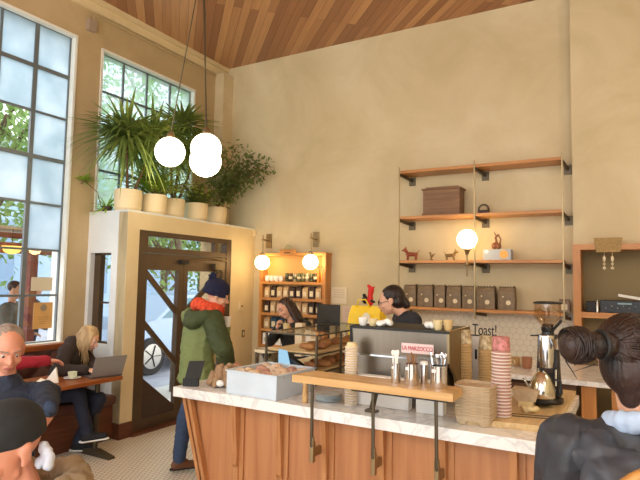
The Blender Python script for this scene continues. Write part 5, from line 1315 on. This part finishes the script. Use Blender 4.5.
# --- man in the black cap, close by
D1 = 1.5
HD = at(5, 450, D=D1+.03); tf = (-RT*.45-FW*.75); tf.z = 0; tf.normalize(); hf = (-RT*.42-FW*.88); hf.z = -.16
ch = HD+RT*.07+FW*.03+V((0, 0, -.215)); r = V((tf.y, -tf.x, 0)); hips = ch+V((.05, .05, -.46))
P = dict(base=(hips.x, hips.y, 0), tf=tf, hips=hips, chest=ch, head=HD, hf=hf, el_l=ch-r*.24+V((0, 0, -.30)), wr_l=ch-r*.15+tf*.25+V((0, 0, -.32)), el_r=ch+r*.24+V((0, 0, -.30)), wr_r=ch+r*.12+tf*.25+V((0, 0, -.33)), hd_l=tf, hd_r=tf,
         kn_l=hips-r*.12+tf*.40+V((0, 0, -.03)), an_l=hips-r*.12+tf*.42+V((0, 0, -.44)), kn_r=hips+r*.12+tf*.40+V((0, 0, -.03)), an_r=hips+r*.12+tf*.42+V((0, 0, -.44)), td_l=tf, td_r=tf, shw=.185)
dz = P['an_l'].z-.085
for k in ('an_l', 'an_r'): P[k].z = .085
for k in ('kn_l', 'kn_r'): P[k].z = .50
m_khaki = mat('khaki_coat', (.55, .47, .36), .8, noise_amt=.15, noise_scale=12, bump=.3)
k_root, _, T, H = person('person', 'person in a plain black cap and khaki coat close at the lower left', P, sk2, dict(m=m_khaki, name='coat', fold=.008, fr=12), dict(m=m_navyjean), dict(m=m_black, sole=m_blackm), voxel=.005, clo=.026)
hw = lambda x, y, z, c=HD, H=H: c+H @ V((x, y, z))
b = MB(); b.ball(hw(0, -.014, .060), (.086, .102, .078), 4, H).hull(hw(0, -.018, .026), (.086, .102, .014), hw(0, -.016, .065), (.087, .103, .035), H)
m_capm = mat('black_wool_cap', (.13, .135, .14), .85, noise_amt=.12, noise_scale=40)
cp = blob(b, 'black_cap', m_capm, k_root, .005, 4)

face_parts(k_root, HD, H, 1, m_grey)
b = MB()
for k in range(15):
    a = -.15*PI+1.3*PI*k/14; q = ch+V((0, 0, .095))+r*math.cos(a)*.125-tf*math.sin(a)*.12; b.ball(q+Z0*.012*math.sin(5*a), (.042, .042, .050), 2)
o = blob(b, 'coat_collar', m_khaki, k_root, .006, 2); displace(o, .006, 22, 5)
b = MB()
for q in (at(43, 447, D=1.56), at(47, 452, D=1.55), at(50, 458, D=1.54), at(48, 465, D=1.53), at(40, 463, D=1.55)): b.ball(q, (.015, .015, .018), 2)
o = blob(b, 'pale_scarf', mat('pale_blue_scarf', (.78, .80, .84), .85), k_root, .006, 2); displace(o, .003, 30, 5); o['label'] = 'pale blue scarf inside the collar'
t = thing('low_stool', 'dark wooden stool under the person in the black cap', 'stool', (hips.x, hips.y, 0))
hz = hips.z-.135
MB().lathe([(.16, hz-.035), (.17, hz-.03), (.17, hz-.005), (.15, hz)], (hips.x, hips.y, 0), 24).build('seat', m_darkwood, t, 40)
for k in range(4): a = PI/4+k*PI/2; MB().tube([(hips.x+.17*math.cos(a), hips.y+.17*math.sin(a), .001), (hips.x+.12*math.cos(a), hips.y+.12*math.sin(a), hz-.032)], .014).build('leg', m_darkwood, t)

# --- woman with the bun, close at the right, seen from behind
D2 = 1.5
HD = at(632, 363, D=D2+.03); hf = (RT*.55+FW*.75); hf.z = -.10; tf = (RT*.25+FW*.9); tf.z = 0; tf.normalize(); r = V((tf.y, -tf.x, 0))
ch = at(640, 441, D=D2)+V((.01, 0, -.03)); hips = ch+V((.03, -.02, -.46))
P = dict(base=(hips.x, hips.y, 0), tf=tf, tu=tf*.10+Z0, hips=hips, chest=ch, head=HD, hf=hf, el_l=ch-r*.235+V((0, .03, -.28)), wr_l=ch-r*.15+tf*.25+V((0, 0, -.26)), el_r=ch+r*.23+V((0, .03, -.28)), wr_r=ch+r*.12+tf*.25+V((0, 0, -.26)), hd_l=tf, hd_r=tf,
         kn_l=V((hips.x-.09, hips.y+.10, .48)), an_l=V((hips.x-.1, hips.y+.02, .085)), kn_r=V((hips.x+.09, hips.y+.12, .48)), an_r=V((hips.x+.1, hips.y+.04, .085)), td_l=tf, td_r=tf, shw=.185)
m_puffer = mat('charcoal_raincoat', (.19, .195, .215), .5, noise_amt=.15, noise_scale=5)
h_root, _, T, H = person('person', 'person with a dark brown hair bun and a charcoal hooded coat at the right', P, sk1, dict(m=m_puffer, name='raincoat', fold=.011, fr=9, st=(1, 1, .8)), dict(m=m_navyjean), dict(m=m_black, sole=m_blackm), voxel=.005, clo=.032)
hw = lambda x, y, z, c=HD, H=H: c+H @ V((x, y, z))
m_bunh = hair_mat('bun_brown_hair', (.22, .13, .09), (.08, .045, .03))
b = MB(); b.ball(hw(0, -.022, .048), (.088, .100, .086), 4, H).ball(hw(0, -.050, -.005), (.076, .062, .088), 4, H).hull(hw(0, -.05, -.05), .045, hw(0, -.045, -.095), .028)
hr = blob(b, 'gathered_hair', m_bunh, h_root, .004, 3)
bun = at(577, 345, D=D2-.02); tie = bun.lerp(hw(0, -.09, .05), .48)
b = MB(); rnd = random.Random(9)
for k in range(340):       # strands sweeping over the skull towards the tie
    a, e = rnd.uniform(0, 2*PI), rnd.uniform(-.75, 1.35)
    d = V((math.sin(a)*math.cos(e), math.cos(a)*math.cos(e), math.sin(e)))
    if d.y > .55 and d.z < .5: continue
    loc = lambda d: hw(d.x*.0905, d.y*.1025-.022, d.z*.089+.048) if d.z > -.1 or True else None
    tl = (H.transposed() @ (tie-HD)); tl = V((tl.x, tl.y+.022, tl.z-.048)).normalized()
    pts = []
    for j in range(7):
        f_ = j/6; dd = d.lerp(tl, f_**1.1); 
        if dd.length < .05: dd = tl
        dd.normalize(); pts.append(loc(dd) if f_ < .99 else tie.lerp(loc(tl), .4))
    b.tube(pts, [.0012, .0026, .003, .003, .003, .0028, .002], 4)
b.build('swept_strands', m_bunh, hr, True)
b = MB(); ax = (bun-hw(0, -.05, .05)).normalized(); s1 = ax.cross(Z0).normalized(); s2 = ax.cross(s1)
b.ball(bun, (.046, .046, .046), 3)
b.hull(tie-ax*.02, .036, bun, .036)
bn = blob(b, 'hair_bun', m_bunh, h_root, .004, 2)
b = MB()
for k in range(90):
    ph = rnd.uniform(0, 6.28); off = rnd.uniform(-.030, .030); rr = math.sqrt(max(.0505**2-off**2, 0))*rnd.uniform(.96, 1.06); tilt = rnd.uniform(-.35, .35)
    pts = []
    for j in range(9):
        an = ph+j*.32; pts.append(bun+ax*(off+tilt*.03*math.sin(an))+s1*rr*math.cos(an)+s2*rr*math.sin(an)*.95)
    b.tube(pts, [.001, .0024, .003, .003, .003, .003, .003, .0024, .001], 4)
for k in range(5):
    q = bun+V((rnd.uniform(-.04, .04), rnd.uniform(-.03, .03), rnd.uniform(-.05, .01)))+s1*rnd.uniform(-.04, .04)
    b.tube([q, q+V((rnd.uniform(-.02, .02), 0, -.02)), q+V((rnd.uniform(-.04, .03), 0, -.045))], [.002, .0015, .0006], 4)
b.build('twisted_strands', m_bunh, bn, True)
b = MB(); b.tube([tie+(s1*math.cos(a)+s2*math.sin(a))*.037 for a in [2*PI*k/20 for k in range(21)]], .006, 6); b.build('hair_tie', m_blackm, hr, True)
face_parts(h_root, HD, H, 1, m_bunh)
# pale blue collar
nb = ch+Z0*.055; b = MB()
for k in range(18):
    a = 2*PI*k/18; q = nb+r*math.cos(a)*.082+tf*math.sin(a)*.072+Z0*(.020-.02*math.sin(a)); b.ball(q, (.026, .026, .032), 2)
o = blob(b, 'shirt_collar', mat('pale_blue_shirt', (.70, .77, .86), .8, noise_amt=.08, noise_scale=30), h_root, .006, 2); displace(o, .003, 18, 5); o['label'] = 'pale blue shirt collar'
# hood lying on the back
b = MB()
for k in range(15):
    a = PI+PI*k/14; q = nb+r*math.cos(a)*.170+tf*math.sin(a)*.135-Z0*(.045+.02*abs(math.sin(a))); b.ball(q, (.050, .050, .042), 2)
b.ball(nb-tf*.135-Z0*.10-r*.05, (.135, .065, .075), 3, T).ball(nb-r*.13-tf*.07-Z0*.05, (.06, .07, .055), 3, T)
o = blob(b, 'coat_hood', mat('slate_hood_lining', (.25, .26, .29), .5, noise_amt=.12, noise_scale=6), h_root, .006, 3); displace(o, .010, 13, 8)
# bent wood chair back at the lower right
p = at(642, 480, D=1.22)
t = thing('bentwood_chair', 'curved honey coloured wooden chair back at the lower right corner', 'chair', (p.x+.06, p.y-.1, 0))
cx, cy = p.x+.075, p.y-.02; r0 = .175
b = MB(); rr = []
N_ = 22
for i in range(N_+1):
    a = PI*.02+PI*.96*i/N_; x = cx-r0*math.cos(a); zz = .90+ (p.z+.045-.90)*(math.sin(a)**.55); rr.append(V((x, cy-.03*math.sin(a), zz)))
m_honey = wood('honey_ply', (.66, .44, .20), (.80, .58, .30), .35, 'Z')
b.tube([rr[0]-V((0, 0, .42))]+rr+[rr[-1]-V((0, 0, .42))], .014, 10); b.build('back_hoop', m_honey, t, True)
b = MB(); b.prism([q+V((0, .004, 0)) for q in rr], (0, .012, 0)); b.build('back_panel', m_honey, t)
MB().lathe([(.17, .44), (.20, .45), (.20, .475), (.18, .48)], (cx, cy-.19, 0), 28).build('seat', m_honey, t, 40)
for (dx, dy, tx2, ty2) in ((-.13, .16, -.15, .18), (.13, .16, .15, .18), (-.13, -.12, -.17, -.17), (.13, -.12, .17, -.17)):
    MB().tube([(cx+dx, cy-.19+dy, .45), (cx+tx2, cy-.19+ty2, .001)], [.016, .011], 10).build('leg', m_honey, t)

# ================================================================== PLANTS ON THE VESTIBULE
m_pot = mat('ribbed_cream_pot', (.86, .78, .62), .6, noise_amt=.06, noise_scale=4)
def leafm(name, c, c2):
    m = mat(name, c, .45, 0, c2=c2, noise_scale=3)
    nt = m.node_tree; b = [n for n in nt.nodes if n.type == 'BSDF_PRINCIPLED'][0]; out = [n for n in nt.nodes if n.type == 'OUTPUT_MATERIAL'][0]
    tl = nt.nodes.new('ShaderNodeBsdfTranslucent'); src = b.inputs['Base Color'].links[0].from_socket; nt.links.new(src, tl.inputs[0])
    mx = nt.nodes.new('ShaderNodeMixShader'); mx.inputs[0].default_value = .5; nt.links.new(b.outputs[0], mx.inputs[1]); nt.links.new(tl.outputs[0], mx.inputs[2]); nt.links.new(mx.outputs[0], out.inputs[0]); return m
m_lf = leafm('dark_blade_leaf', (.64, .70, .36), (.36, .46, .24)); m_lf2 = leafm('bright_fern_leaf', (.76, .86, .30), (.48, .66, .20)); m_lf3 = leafm('rubbery_leaf', (.56, .60, .36), (.40, .46, .26))
m_stem = mat('brown_stem', (.42, .32, .20), .8)
def pot(t, x, y, r, h):
    b = MB(); n = 40; rings = []
    for (rr, z) in ((r*.86, 0), (r*.97, .03), (r, h*.7), (r, h), (r*.92, h), (r*.90, h-.03), (.01, h-.035)):
        rings.append([b.bm.verts.new((x+(rr+(.006 if k % 2 else -.004)*(rr > .5))*math.cos(2*PI*k/n), y+(rr+(.006 if k % 2 else -.004)*(rr > .5))*math.sin(2*PI*k/n), VZ+.0008+z)) for k in range(n)])
    for i in range(len(rings)-1):
        for k in range(n): b.bm.faces.new((rings[i][k], rings[i][(k+1) % n], rings[i+1][(k+1) % n], rings[i+1][k]))
    b.bm.faces.new(rings[0][::-1]); b.build('pot', m_pot, t)
    MB().lathe([(r*.88, h-.05), (r*.88, h-.028)], (x, y, VZ), 20).build('soil', m_bagd, t)
def rosette(b, c, n, L, rnd, droop=.5, w=.016, up=.7, lo=-.7):
    for k in range(n):
        a = rnd.uniform(0, 2*PI); e = rnd.uniform(lo, 1.25)*up+.15; l = L*rnd.uniform(.7, 1.1); dr_ = droop*rnd.uniform(.25, 1.25)
        d = V((math.cos(a)*math.cos(e), math.sin(a)*math.cos(e), math.sin(e))); pts = []
        if c.x+d.x*l < XL+.03: l = max(.12, (c.x-XL-.04)/max(.05, -d.x))
        for j in range(6):
            f = j/5; q = c+d*l*f; q.z -= dr_*l*f*f*.55; q.x = max(q.x, XL+.02); pts.append(q)
        b.leaf(pts, [w*.5, w, w, w*.85, w*.5, .001])
def spiky(name, lab, x, y, r, h, heads, L, n, m, seed, w=.016, droop=.5):
    t = thing(name, lab, 'plant', (x, y, VZ)); pot(t, x, y, r, h); rnd = random.Random(seed)
    b = MB()
    for hd in heads: b.tube([(x+hd[0]*.2, y+hd[1]*.2, VZ+h-.04), (x+hd[0]*.7, y+hd[1]*.7, VZ+h+hd[2]*.5), (x+hd[0], y+hd[1], VZ+h+hd[2])], [.018, .014, .012], 8)
    b.build('stem', m_stem, t, True)
    for hd in heads:
        b = MB(); rosette(b, V((x+hd[0], y+hd[1], VZ+h+hd[2])), n, L*hd[3], rnd, droop, w); b.build('leaf_rosette', m, t)
PX = -4.80
spiky('potted_dracaena', 'spiky potted plant nearest the tall window above the vestibule', PX, 4.13, .150, .235, ((-.02, -.04, .60, 1.0), (.06, .26, .62, 1.0)), .70, 260, m_lf, 1, .019, 1.25)
spiky('potted_dracaena', 'tallest spiky plant behind the hanging globes on the vestibule', PX, 4.80, .150, .225, ((.0, .12, .95, .9), (.05, -.10, .55, .9), (-.02, .38, .66, .9)), .56, 190, m_lf, 2, .018, .8)
def fern(name, lab, x, y, r, h, n, L, m, seed, top=.1):
    t = thing(name, lab, 'plant', (x, y, VZ)); pot(t, x, y, r, h); rnd = random.Random(seed); b = MB(); st = MB()
    for k in range(n):
        a = rnd.uniform(0, 2*PI); e = rnd.uniform(.5, 1.35); l = L*rnd.uniform(.6, 1.1); d = V((math.cos(a)*math.cos(e), math.sin(a)*math.cos(e), math.sin(e)))
        c = V((x, y, VZ+h-.03)); pts = []
        for j in range(9):
            f = j/8; q = c+d*l*f; q.z -= l*f*f*.35; q.x = max(q.x, XL+.02); pts.append(q)
        st.tube(pts, .0025, 4)
        for j in range(2, 9):
            for sd in (-1, 1):
                tng = (pts[j]-pts[j-1]).normalized(); s_ = tng.cross(Z0).normalized()*sd; ll = .105*(1.1-j/10)
                b.leaf([pts[j], pts[j]+(s_*.8+tng*.5)*ll*.5, pts[j]+(s_*.8+tng*.6)*ll-Z0*.012], [.005, .016, .001])
    st.build('stem', m_stem, t); b.build('frond_leaves', m, t)
fern('potted_fern', 'bright green fern in the second pot from the tall window', PX+.05, 4.46, .145, .225, 95, .66, m_lf2, 3)
fern('potted_fern', 'low dark fern in the fourth pot along the vestibule', PX+.02, 5.20, .145, .225, 60, .46, m_lf, 4)
# leafy fig trailing towards the back wall
t = thing('potted_fig', 'loose round leaved plant in the pot nearest the back wall', 'plant', (PX, 5.60, VZ)); pot(t, PX, 5.60, .145, .225)
rnd = random.Random(6); b = MB(); st = MB()
tips = [(.32, .40, .80), (.12, .30, 1.02), (.38, .42, .62), (.30, .30, .92), (.05, .1, .95), (.28, -.1, .55), (.10, .38, .66), (.45, .48, .72), (.55, .50, .68), (.25, .2, .42), (.0, -.1, .7), (.42, .45, .82), (.12, 0.1, .35), (.60, .52, .74), (.2, .35, .5), (.15, .2, .75)]
for (dx, dy, dz_) in tips:
    c = V((PX, 5.60, VZ+.19)); e_ = c+V((dx, dy, dz_)); e_ = c+(e_-c)*.9; md = c.lerp(e_, .5)+V((-.05, 0, .14)); pts = []
    for j in range(11):
        f = j/10; pts.append(c*(1-f)**2+md*2*f*(1-f)+e_*f*f)
    st.tube(pts, .004, 5)
    for j in range(3, 11):
        for q in range(9):
            o_ = V((rnd.uniform(-1, 1), rnd.uniform(-1, 1), rnd.uniform(-1, 1)))*.11; p = pts[j]+o_; d = V((rnd.uniform(-1, 1), rnd.uniform(-1, 1), rnd.uniform(-1, .2))).normalized()
            if p.y > YB-.05: p.y = YB-.06
            q2 = p+d*.068
            if q2.y > YB-.01: q2.y = YB-.02
            b.leaf([p, p.lerp(q2, .35), p.lerp(q2, .7), q2], [.004, .019, .017, .001], V((rnd.random(), rnd.random(), 1)).normalized())
st.build('stem', m_stem, t); b.build('round_leaves', m_lf3, t)
# small plant clinging by the window
t = thing('trailing_plant', 'small bright green tuft on the wall between the two windows', 'plant', (XL, 3.86, 2.72)); b = MB(); rosette(b, V((XL+.05, 3.86, 2.74)), 34, .16, random.Random(8), .5, .013, .6); b.build('tuft_leaves', m_lf2, t)
MB().tube([(XL+.003, 3.86, 2.70), (XL+.05, 3.86, 2.735), (XL+.1, 4.0, 2.62), (XL+.15, 4.02, 2.45)], .005, 6).build('stem', m_stem, t)
t = thing('trailing_plant', 'low bright green fronds at the corner of the vestibule top', 'plant', (-5.05, 4.03, VZ)); b = MB(); rosette(b, V((-5.05, 4.05, VZ+.05)), 40, .22, random.Random(9), .5, .012, .8); b.build('frond_leaves', m_lf2, t)
MB().lathe([(.05, 0), (.06, .06)], (-5.05, 4.06, VZ+.001), 14).build('pot', m_bronze_d, t)

# ================================================================== OUTSIDE
struct(MB().box((-60, -30, -.16), (XL-.2, 60, -.06)).build('street_ground', mat('pale_street', (.62, .62, .64), .8, noise_amt=.2, noise_scale=2)))
struct(MB().box((-6.4, -30, -.06), (XL-.2, 60, -.02)).build('sidewalk', mat('pale_sidewalk', (.78, .76, .72), .8, noise_amt=.12, noise_scale=3)))
m_leaf_o = leafm('street_tree_leaf', (.62, .76, .42), (.36, .48, .26)); m_bark = mat('tree_bark', (.40, .34, .29), .9, noise_amt=.3, bump=.5)
def tree(x, y, hgt, cr, lab, seed, n=1500, lean=(0, 0), trunk=.13):
    rnd = random.Random(seed); t = thing('street_tree', lab, 'tree', (x, y, -.06), 'street trees outside')
    top = V((x+lean[0], y+lean[1], hgt*.62)); b = MB()
    b.tube([(x, y, -.06), V((x, y, 0)).lerp(top, .5), top], [trunk, trunk*.8, trunk*.5], 10)
    br = []
    for k in range(9):
        a = rnd.uniform(0, 6.28); q0 = V((x, y, 0)).lerp(top, rnd.uniform(.45, 1)); q0.z = max(q0.z, hgt*.28)
        q1 = q0+V((math.cos(a)*cr*.7, math.sin(a)*cr*.7, rnd.uniform(.2, .5)*hgt)); q1.x = min(q1.x, XL-.5); b.tube([q0, q0.lerp(q1, .5)+V((0, 0, .2)), q1], [trunk*.4, trunk*.25, .02], 6); br.append((q0, q1))
    b.build('trunk', m_bark, t, True)
    b = MB()
    for k in range(n):
        q0, q1 = rnd.choice(br); c = q0.lerp(q1, rnd.uniform(.3, 1.1))+V((rnd.gauss(0, 1), rnd.gauss(0, 1), rnd.gauss(0, .8)))*cr*.28
        c.x = min(c.x, XL-.45)
        d = V((rnd.uniform(-1, 1), rnd.uniform(-1, 1), rnd.uniform(-1, 1))).normalized()*rnd.uniform(.10, .17); s_ = d.cross(V((rnd.random(), rnd.random(), rnd.random()))).normalized()*.05
        b.quad(c-d*.5, c+s_, c+d*.5, c-s_)
    b.build('crown', m_leaf_o, t)
tree(-10.9, 8.6, 6.0, 2.4, 'leafy street tree outside the glass door', 1, 1700)
tree(-9.4, 5.0, 5.0, 1.9, 'dense street tree seen through the lower tall window panes', 2, 4200)
tree(-10.6, 10.4, 3.9, 1.7, 'low dense green tree beyond the parked car', 12, 3000)
tree(-12.5, 9.5, 8.5, 3.2, 'larger tree across the street behind the door', 3, 1700)
tree(-10.2, 11.4, 7.6, 2.8, 'tree filling the upper window above the plants', 4, 1800)
tree(-6.0, 6.15, 5.6, 1.7, 'slim leaning tree on the sidewalk outside the door', 5, 1500, (-.45, .5), .055)
tree(-15.0, 5.0, 8.0, 3.0, 'far tree across the street behind the tall window', 6, 1500)
# parked car
cxx, cyy = -8.35, 8.45
t = thing('parked_car', 'silver blue car parked at the kerb outside the door', 'car', (cxx, cyy, -.06))
m_carp = mat('silver_blue_paint', (.62, .70, .80), .25, .3); m_tyre = mat('tyre_rubber', (.10, .10, .11), .8); m_win = mat('car_window', (.36, .50, .54), .1, .2)
side = [(-2.1, .25), (-2.15, .55), (-2.05, .78), (-1.25, .92), (-.65, 1.35), (.65, 1.40), (1.35, .98), (2.05, .88), (2.15, .55), (2.1, .25)]
MB().prism([(cxx-.85, cyy+a, b_-.06+.05) for a, b_ in side], (1.7, 0, 0)).build('body_shell', m_carp, t)
MB().prism([(cxx+.851, cyy+a, b_-.01) for a, b_ in ((-1.10, .94), (-.62, 1.29), (-.05, 1.31), (-.05, .94))], (.006, 0, 0)).prism([(cxx+.851, cyy+a, b_-.01) for a, b_ in ((.02, .94), (.02, 1.31), (.60, 1.33), (1.15, .98))], (.006, 0, 0)).build('side_windows', m_win, t)
for a in (-1.35, 1.35):
    for sx_ in (-.78, .70):
        k = MB().tube([(cxx+sx_-.0, cyy+a, .27), (cxx+sx_+.19, cyy+a, .27)], .33, 24).build('wheel', m_tyre, t)
        b = MB().tube([(cxx+sx_+.19, cyy+a, .27), (cxx+sx_+.20, cyy+a, .27)], .22, 24)
        b.build('hub_cap', m_steel, k)
        b = MB()
        for q in range(5): an = q*2*PI/5; b.beam((cxx+sx_+.203, cyy+a, .27), (cxx+sx_+.203, cyy+a+.2*math.cos(an), .27+.2*math.sin(an)), .01, .03, V((1, 0, 0)))
        b.build('spokes', m_blackm, k)
# building across the street
t = thing('street_building', 'pale blue grey building across the street', 'building', (-20, 14, -.06))
MB().box((-26, 3, -.06), (-19, 40, 6.5)).build('wall', mat('blue_grey_render', (.66, .76, .84), .8), t)
for k in range(8):
    f = MB().box((-19, 5+k*4, 1), (-18.95, 7.4+k*4, 3.6)).build('window', mat('far_glass', (.50, .62, .72), .2), t)
# patio beam structure with a lantern
t = thing('patio_pergola', 'red brown timber patio frame outside the tall window', 'pergola', (-6.6, 3.6, -.06))
m_red_t = mat('red_brown_timber', (.50, .27, .22), .7, noise_amt=.15)
for (y, z) in ((2.2, 0), (4.25, 0)): MB().box((-6.72, y-.05, -.06), (-6.62, y+.05, 1.95)).build('post', m_red_t, t)
MB().box((-6.74, 1.0, 1.95), (-6.60, 5.2, 2.08)).box((-6.74, 1.0, 2.14), (-6.60, 5.2, 2.20)).build('beam', m_red_t, t)
MB().box((-8.1, 1.0, 2.24), (-6.5, 5.2, 2.27)).build('canopy_boards', mat('pale_boards', (.78, .70, .58), .7), t)
lp = at(12, 249.5, X=-6.55)
t = thing('patio_lantern', 'yellow lit bowl lantern hanging under the patio beam', 'lamp', (lp.x, lp.y, lp.z))
MB().lathe([(.03, -.055), (.085, -.03), (.12, .035), (.115, .04)], (lp.x, lp.y, lp.z), 20).build('bowl', emis('yellow_lamp_glass', (1, .80, .38), 1.6), t, True)
MB().tube([(lp.x, lp.y, lp.z+.03), (lp.x, lp.y, 2.24)], .006).build('stem', m_iron, t)
# passers by outside
def passer(x, y, lab, jm, hm, tfv):
    tf = V(tfv).normalized(); r = V((tf.y, -tf.x, 0)); h = V((x, y, .80)); c = V((x, y, 1.24))+tf*.02
    P = dict(base=(x, y, -.02), tf=tf, hips=h, chest=c, head=c+V((0, 0, .235))+tf*.04, hf=tf+V((0, 0, -.25)), el_l=c-r*.22+V((0, 0, -.27)), wr_l=c-r*.16+tf*.2+V((0, 0, -.35)), el_r=c+r*.22+V((0, 0, -.27)), wr_r=c+r*.16+tf*.2+V((0, 0, -.35)), hd_l=tf, hd_r=tf,
             kn_l=V((x, y, .40))-r*.09+tf*.04, an_l=V((x, y, .06))-r*.09, kn_r=V((x, y, .40))+r*.09, an_r=V((x, y, .06))+r*.09-tf*.05, td_l=tf, td_r=tf, shw=.18)
    root, _, T, H = person('person', lab, P, sk1, dict(m=jm, name='jacket', fold=.006), dict(m=m_navyjean), dict(m=m_black, sole=m_blackm), voxel=.011, clo=.03)
    b = MB(); hd = P['head']; b.ball(hd+H @ V((0, -.028, .045)), (.083, .09, .082), 3, H); blob(b, 'short_hair', hm, root, .009, 2)
    face_parts(root, hd, H, 1, None)
q = at(9, 320, D=7.2); passer(q.x, q.y, 'dark haired passer-by in a grey green jacket outside the window', mat('grey_green_jacket', (.36, .38, .36), .8), m_brhair, (.6, .5, 0))
q = at(29, 325, D=8.4); passer(q.x, q.y, 'passer-by in a dark jacket behind the window post', mat('dark_slate_jacket', (.22, .24, .28), .8), m_dkhair, (.3, .8, 0))

# ================================================================== LIGHT
wd = bpy.data.worlds.new('world'); scene.world = wd; wd.use_nodes = True
nt = wd.node_tree; nt.nodes.clear(); N, L = nt.nodes.new, nt.links.new
out = N('ShaderNodeOutputWorld'); bg = N('ShaderNodeBackground'); L(bg.outputs[0], out.inputs[0])
tc = N('ShaderNodeTexCoord'); sp = N('ShaderNodeSeparateXYZ'); L(tc.outputs['Generated'], sp.inputs[0])
r_ = N('ShaderNodeValToRGB'); L(sp.outputs[2], r_.inputs[0]); e = r_.color_ramp.elements
e[0].position = 0; e[0].color = (.95, .97, 1, 1); e[1].position = .8; e[1].color = (.74, .85, 1, 1)
L(r_.outputs[0], bg.inputs[0]); bg.inputs[1].default_value = 2.2
sun = bpy.data.lights.new('sun', 'SUN'); sun.energy = 1.5; sun.angle = math.radians(10); sun.color = (1, .95, .88)
so = bpy.data.objects.new('sun', sun); COL.objects.link(so); so.rotation_euler = Euler((math.radians(38), 0, math.radians(-30)))
def lamp(name, loc, e, size, col, rot=(0, 0, 0)):
    l = bpy.data.lights.new(name, 'AREA'); l.energy = e; l.size = size; l.color = col
    o = bpy.data.objects.new(name, l); COL.objects.link(o); o.location = loc; o.rotation_euler = rot; return o

scene.view_settings.view_transform = 'Standard'; scene.view_settings.look = 'None'; scene.view_settings.gamma = 1; scene.view_settings.use_curve_mapping = False
scene.view_settings.exposure = 0.55
scene.cycles.use_denoising = True
scene.cycles.max_bounces = 8; scene.cycles.transparent_max_bounces = 16
scene.cycles.sample_clamp_indirect = 6
